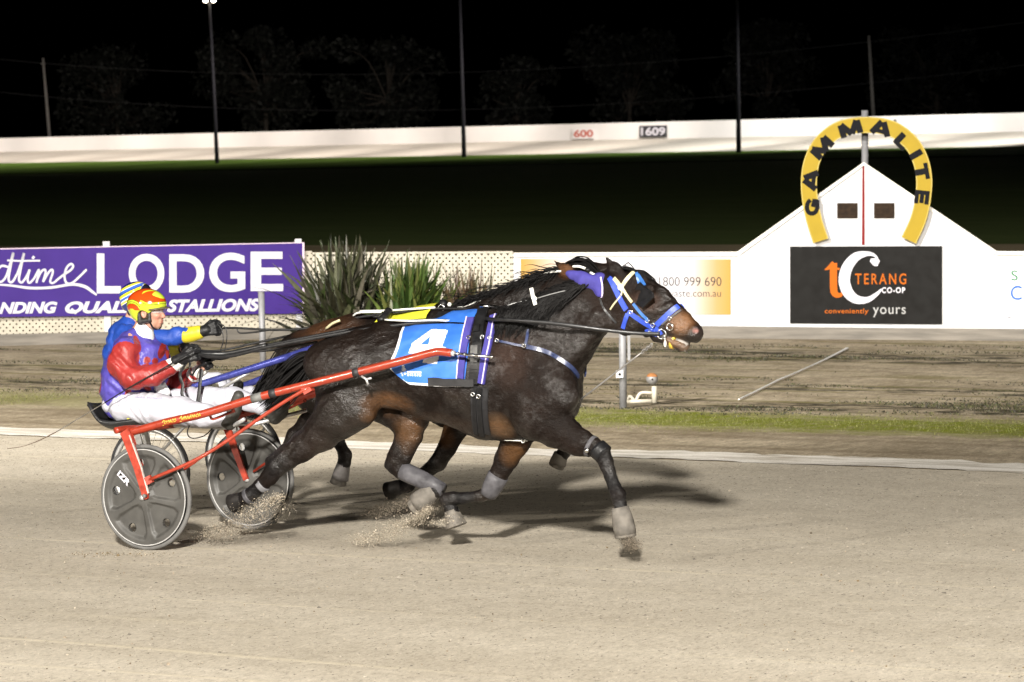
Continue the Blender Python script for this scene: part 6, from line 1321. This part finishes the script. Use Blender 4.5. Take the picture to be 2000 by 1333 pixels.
# boots
S = SDF(.005); S.chain(d1.N([(440, 822, -.23, 13), (449, 828, -.235, 12), (458, 800, -.24, 13.5), (466, 774, -.245, 11)]), .012); V, Fc = S.mesh(); mesh_obj('shoe', V, Fc, shoe_m, d1.root, True)
S = SDF(.005); S.chain(d1.N([(521, 803, .26, 13), (537, 816, .26, 13), (548, 806, .26, 14), (556, 788, .26, 11)]), .012); V, Fc = S.mesh(); mesh_obj('shoe', V, Fc, shoe_m, d1.root, True)

# ---------------------------------------------------------------- far driver
K = 268.0; d2 = Rider('driver in blue silks with yellow cuffs and blue striped helmet, behind the purple driver', 1.7, K, (-1.95, 1.7, .85))
M2_ = d2.M; HP = M2_(272, 592, 0); S = SDF(.008); P = head(S, HP, 1.0, math.radians(8))
S.chain(d2.N([(262, 616, 0, 16), (258, 634, 0, 18), (252, 650, 0, 28, 1.5), (243, 700, 0, 36, 1.3), (236, 750, 0, 36, 1.3)]), .03)
for N_ in ([(240, 655, -.17, 17), (300, 668, -.2, 13), (372, 656, -.15, 9), (395, 647, -.14, 8)], [(275, 652, .17, 17), (300, 700, .2, 13), (350, 688, .13, 9)], [(236, 765, -.11, 27), (320, 758, -.17, 21), (410, 762, -.2, 14), (440, 780, -.2, 11)], [(262, 762, .11, 27), (345, 750, .17, 21), (430, 755, .2, 14), (460, 775, .2, 11)]): S.chain(d2.N(N_), .02)
hand(S, M2_(392, 649, -.14), M2_(424, 638, -.10)-M2_(392, 649, -.14), (0, .2, 1), (0, 1, -.2), 1, .9); hand(S, M2_(350, 688, .13), M2_(380, 672, .1)-M2_(350, 688, .13), (0, 0, 1), (0, -1, 0), 1, .9)
V, Fc = S.mesh(); mesh_obj('body', V, Fc, skin_m, d2.root, True, col=skin_colours(V, P))
def paint2(x, y, z):
    NV, BL, YL, WH = (.02, .03, .14), (.035, .11, .46), (.66, .58, .03), (.72, .72, .74); s_ = z-.45*(x+.03)*(1 if x < .05 else .3)
    if x > .055 and z > .08: return (.012, .012, .02)
    for lo, hi, c in ((.145, .3, NV), (.128, .145, YL), (.122, .128, WH), (.10, .122, BL), (.092, .10, NV), (.070, .092, YL), (.064, .070, WH), (.045, .064, BL), (.036, .045, WH), (.022, .036, YL), (.017, .022, WH)):
        if lo <= s_ < hi: return c
    return NV
helmet(d2, P, 1.0, paint2, hx=.138)
S = SDF(.007); S.chain(d2.N([(257, 634, 0, 22, 1.1), (250, 655, 0, 35, 1.4), (245, 695, 0, 41, 1.2), (241, 745, 0, 41, 1.15), (236, 765, 0, 33, 1.2)]), .03); S.chain(d2.N([(243, 656, -.18, 24), (300, 663, -.21, 20), (345, 657, -.18, 17), (368, 654, -.155, 15)]), .02); S.chain(d2.N([(275, 652, .18, 24), (300, 695, .22, 20), (332, 690, .15, 15)]), .02)
V, Fc = S.mesh(lambda q: .012*vnoise(q*np.array([1, 1, 1.8]), 11, 2)+.008*vnoise(q*np.array([1.8, 1, 1]), 24, 3)+.004*np.sin(55*(q[:, 0]*.8+q[:, 2]*.7)+14*vnoise(q, 5, 8))); C = np.tile(np.array([.013, .050, .28]), (len(V), 1))*(1+.25*vnoise(V, 12, 3))[:, None]; mesh_obj('jacket', V, Fc, silk2, d2.root, True, col=np.clip(C, 0, 1))
yc = mat('yellow_cuff_silk', (.50, .42, .02), .45, var=.12, nsc=8, bump=.25, bsc=18)
S = SDF(.006); S.chain(d2.N([(366, 655, -.158, 16), (388, 650, -.142, 14.5)]), .01); V, Fc = S.mesh(lambda q: .005*vnoise(q, 30, 3)); mesh_obj('cuff', V, Fc, yc, d2.root, True)
S = SDF(.006); S.chain(d2.N([(328, 692, .155, 16), (349, 688, .135, 14)]), .01); V, Fc = S.mesh(lambda q: .005*vnoise(q, 30, 3)); mesh_obj('cuff', V, Fc, yc, d2.root, True)
gC = glove(d2, M2_(394, 648, -.14), M2_(424, 640, -.10)-M2_(394, 648, -.14), (0, .2, 1), (0, 1, -.2), 1.3); gD = glove(d2, M2_(352, 687, .13), M2_(380, 672, .1)-M2_(352, 687, .13), (0, 0, 1), (0, -1, 0), 1.1)
S = SDF(.008); S.chain(d2.N([(232, 762, 0, 31, 1.5), (255, 765, 0, 30, 1.5)]), .03); S.chain(d2.N([(238, 764, -.11, 30), (320, 757, -.17, 26), (395, 745, -.2, 20), (424, 745, -.2, 16), (442, 772, -.2, 13)]), .02); S.chain(d2.N([(262, 760, .11, 30), (345, 748, .17, 26), (430, 748, .2, 18), (460, 770, .2, 13), (490, 765, .2, 12)]), .02)
V, Fc = S.mesh(lambda q: .010*vnoise(q, 14, 5)); mesh_obj('breeches', V, Fc, white_cloth, d2.root, True, col=np.tile(np.array([.43, .43, .485]), (len(V), 1)))
for yy, px_ in ((-.2, 446), (.2, 490)):
    S = SDF(.006); S.chain(d2.N([(px_-4, 776, yy, 12), (px_+8, 784, yy, 12), (px_+16, 768, yy, 12), (px_+20, 752, yy, 10)]), .012); V, Fc = S.mesh(); mesh_obj('shoe', V, Fc, shoe_m, d2.root, True)

# ================================================================== REINS AND WHIP
rein_m = mat('rein_leather', (.011, .011, .012), .42, var=.3, nsc=30)
rn = thing('driving_reins', gA, 'black driving reins running from the purple driver to the number four horse bit', 'reins')
def strapline(pts, r, name, root, fl=.45, m=rein_m): return MB().tube(smooth_path(pts, 8), r, 8, fl, up=(1, 0, .02) if name == 'rein_tail' else (.02, 0, 1)).build(name, m, root, True)
bitp, bn = sk1.at(1290, 652); ter = h1.M(932, 623, -.11)
strapline([gA-np.array([.02, 0, .0]), onY(440, 697, -.1), onY(520, 679, -.12), onY(620, 660, -.12), onY(720, 643, -.11), onY(820, 631, -.1), ter, onY(960, 624, -.24), onY(1000, 626, -.29), onY(1060, 630, -.29), onY(1120, 637, -.25), onY(1180, 645, -.18), onY(1240, 651, -.11), bitp+bn*.015], .0125, 'rein', rn)
strapline([gB, onY(450, 690, .08), onY(560, 668, .08), onY(680, 645, .08), onY(800, 628, .08), mirY(ter, 0), onY(1060, 622, .17), onY(1200, 640, .14), mirY(bitp, 0)], .0125, 'rein', rn)
strapline([gA, onY(415, 692, -.02), onY(450, 690, .03), onY(520, 675, .06)], .017, 'rein_bundle', rn, .8); strapline([gA, onY(430, 702, -.04), onY(470, 690, -.02), onY(540, 683, -.02), onY(620, 668, -.05)], .008, 'spare_rein', rn)
strapline([gA+np.array([-.03, 0, -.02]), onY(352, 730, -.16), onY(357, 752, -.17), onY(355, 768, -.18), onY(358, 777, -.18)], .013, 'rein_tail', rn, .3); strapline([gB+np.array([-.03, 0, -.02]), onY(391, 745, .05), onY(389, 765, .03), onY(386, 786, .02)], .015, 'rein_tail', rn, .3)
strapline([onY(372, 706, -.10), onY(370, 722, -.1), onY(375, 733, -.08), onY(385, 720, 0), gB], .008, 'rein_loop', rn, .4)
b = MB(); P = smooth_path([onY(752, 625, -.10), onY(800, 627, -.12), onY(850, 626, -.12), onY(895, 628, -.11)], 5); b.tube(P, .007, 6); b.build('rein_billet', white_strap, rn, True)
r2 = thing('driving_reins', gC, 'thin black reins running from the blue driver over the far horse', 'reins')
strapline([gC, onY(460, 641, 1.6), onY(540, 645, 1.6), onY(610, 640, 1.6), onY(690, 622, 1.6), onY(780, 610, 1.58), onY(862, 603, 1.6), onY(960, 606, 1.55), onY(1060, 600, 1.52)], .0085, 'rein', r2); strapline([gD, onY(420, 686, 1.7), onY(500, 670, 1.75), onY(600, 648, 1.75), onY(700, 625, 1.8), onY(850, 600, 1.8)], .0085, 'rein', r2)
strapline([onY(424, 632, 1.57), onY(433, 645, 1.57), onY(436, 665, 1.57), onY(430, 685, 1.57), onY(420, 702, 1.58)], .004, 'rein_loop', r2, .6); strapline([onY(424, 630, 1.58), onY(440, 640, 1.58), onY(443, 660, 1.58), onY(438, 690, 1.58)], .004, 'rein_loop', r2, .6); strapline([onY(463, 644, 1.6), onY(470, 651, 1.6), onY(500, 649, 1.6), onY(525, 645, 1.6)], .006, 'rein_loop', r2, .6)
wh = thing('whip', gA, 'long thin driving whip trailing back from the purple driver hand past the seat', 'whip')
MB().tube(smooth_path([onY(388, 678, -.16), onY(333, 712, -.22), onY(262, 752, -.31), onY(205, 787, -.33)], 6), [.007]*7+[.0055]*6+[.0045]*6, 8).build('shaft', leather, wh, True)
MB().tube(smooth_path([onY(205, 787, -.33), onY(150, 820, -.33), onY(110, 844, -.33)], 6), [.0035]*13, 8).build('white_section', boot_dirty, wh, True)
MB().tube(smooth_path([onY(110, 844, -.33), onY(76, 861, -.33), onY(45, 872, -.33), onY(14, 877, -.33)], 6), [.004]*8+[.0028]*11, 6).build('lash', mat('brown_cord', (.10, .07, .05), .7), wh, True)

# ================================================================== KICKED-UP SAND
grit = mat('flying_grit', (1, 1, 1), .9, var=.25, nsc=40, attr=True)
def spray(n, fn, seed, smin, smax, cols, b=None):
    rg = np.random.default_rng(seed); V, Fc, Cc = [], [], []
    for k in range(n):
        p = fn(rg); s_ = rg.uniform(smin, smax)*(1+1.2*(rg.random() > .95)); b0 = len(V); D = unit(rg.normal(size=3)); a = unit(np.cross(D, rg.normal(size=3))); c = np.cross(D, a); q = rg.uniform(.6, 1.2, 6)
        V += [p+D*s_*q[0], p-D*s_*q[1], p+a*s_*q[2], p-a*s_*q[3], p+c*s_*q[4], p-c*s_*q[5]]; Fc += [tuple(b0+i for i in t) for t in ((0, 2, 4), (2, 1, 4), (1, 3, 4), (3, 0, 4), (2, 0, 5), (1, 2, 5), (3, 1, 5), (0, 3, 5))]; Cc += [np.array(cols[rg.integers(len(cols))])*rg.uniform(.7, 1.2)]*6
    return V, Fc, Cc
PALE, DIM = [(.36, .31, .24), (.24, .20, .15), (.46, .41, .33), (.12, .10, .07)], [(.14, .115, .085), (.08, .065, .05), (.22, .185, .14)]
def path_spray(pts, wd, Y, dy=.1):
    Q = np.array(smooth_path(pts, 10)); Wd = np.interp(np.linspace(0, 1, len(Q)), np.linspace(0, 1, len(wd)), wd)
    def fn(rg):
        while True:
            i = int(rg.random()**.9*(len(Q)-1)); x, y = Q[i]+rg.normal(0, Wd[i], 2)*np.array([1, .55]); p = onY(x, y, Y+rg.normal(0, dy))
            if p[2] > .004: return p
    return fn
V, Fc, Cc = [], [], []
for n, pts, wd, Y, s0, s1, cols, sd in ((3000, [(548, 968), (520, 985), (490, 1005), (450, 1030), (405, 1045)], [6, 14, 18, 20, 14], -.2, .0012, .0042, PALE, 1), (500, [(470, 1030), (430, 1046), (395, 1050)], [14, 16, 12], -.3, .002, .0045, DIM, 2),
        (3000, [(836, 992), (826, 1005), (800, 1020), (770, 1035), (730, 1050), (700, 1058)], [4, 7, 12, 15, 15, 10], .0, .0012, .0038, PALE, 3), (350, [(890, 1010), (860, 1020), (820, 1020)], [8, 8, 6], .05, .0018, .0035, PALE, 6),
        (4500, [(560, 985), (520, 1005), (470, 1030), (410, 1048), (380, 1052)], [14, 24, 28, 30, 18], -.2, .0007, .0019, PALE, 11), (4500, [(850, 990), (820, 1008), (780, 1030), (720, 1052), (680, 1060)], [8, 16, 22, 24, 16], .0, .0007, .0018, PALE, 12), (2500, [(815, 968), (780, 985), (735, 1000), (700, 1006)], [12, 20, 20, 14], 1.5, .0008, .002, DIM, 13),
        (1500, [(805, 975), (780, 988), (750, 998), (720, 1003)], [8, 13, 14, 10], 1.5, .0015, .004, DIM, 4), (1600, [(1228, 1052), (1232, 1062), (1236, 1072)], [7, 9, 9], -.16, .0014, .0032, DIM, 5)):
    a, f_, c = spray(n, path_spray(pts, wd, Y), sd, s0, s1, cols); o = len(V); V += list(a); Fc += [tuple(i+o for i in t) for t in f_]; Cc += c
tag(mesh_obj('flying_sand', V, Fc, grit, col=np.array(Cc)), kind='stuff')
# small clods lying on the track near the wheel
rg = np.random.default_rng(77); V, Fc, Cc = [], [], []
def clod(rg):
    if rg.random() < .18: x, y = rg.uniform(140, 340), 1084+rg.normal(0, 3)
    else: x, y = rg.uniform(0, 2000), rg.uniform(930, 1330)
    p = onZ(x, y); p[2] = .002; return p
a, f_, c = spray(600, clod, 78, .002, .007, [(.14, .10, .05), (.22, .18, .13), (.30, .26, .20), (.10, .08, .05)]); tag(mesh_obj('scattered_clods', a, f_, grit, col=np.array(c)), kind='stuff')

# loose grains and crumbs lying over the sand (far too many to count)
rg = np.random.default_rng(99); n = 90000; px_ = rg.uniform(-9, 10, n); py_ = -9+15.6*rg.random(n)**.85; keep = (px_-CAM[0])*f0[0]+(py_-CAM[1])*f0[1] > 14; px_, py_ = px_[keep], py_[keep]; n = len(px_)
sz = rg.gamma(3, .0011, n)+.0012; a0 = rg.uniform(0, 6.28, n); Vg = np.zeros((n, 5, 3)); Vg[:, :, 0] = px_[:, None]; Vg[:, :, 1] = py_[:, None]
for k in range(4): rr_ = sz*rg.uniform(.7, 1.5, n); Vg[:, k, 0] += rr_*np.cos(a0+k*1.571); Vg[:, k, 1] += rr_*np.sin(a0+k*1.571)
Vg[:, 4, 2] = sz*rg.uniform(.3, .6, n); Vg[:, :4, 2] = .0; Vg[:, 4, 0] += rg.normal(0, .3, n)*sz
bs_ = np.arange(n)[:, None]*5; Fg = np.concatenate([np.stack([bs_[:, 0]+k, bs_[:, 0]+(k+1) % 4, bs_[:, 0]+4], 1) for k in range(4)])
cg = np.array([.44, .395, .325])[None]*np.where(rg.random(n) < .45, rg.uniform(.14, .34, n), rg.uniform(.42, .66, n))[:, None]
tag(mesh_obj('sand_grains', Vg.reshape(-1, 3), Fg, grit, col=np.repeat(cg, 5, 0)), kind='stuff')
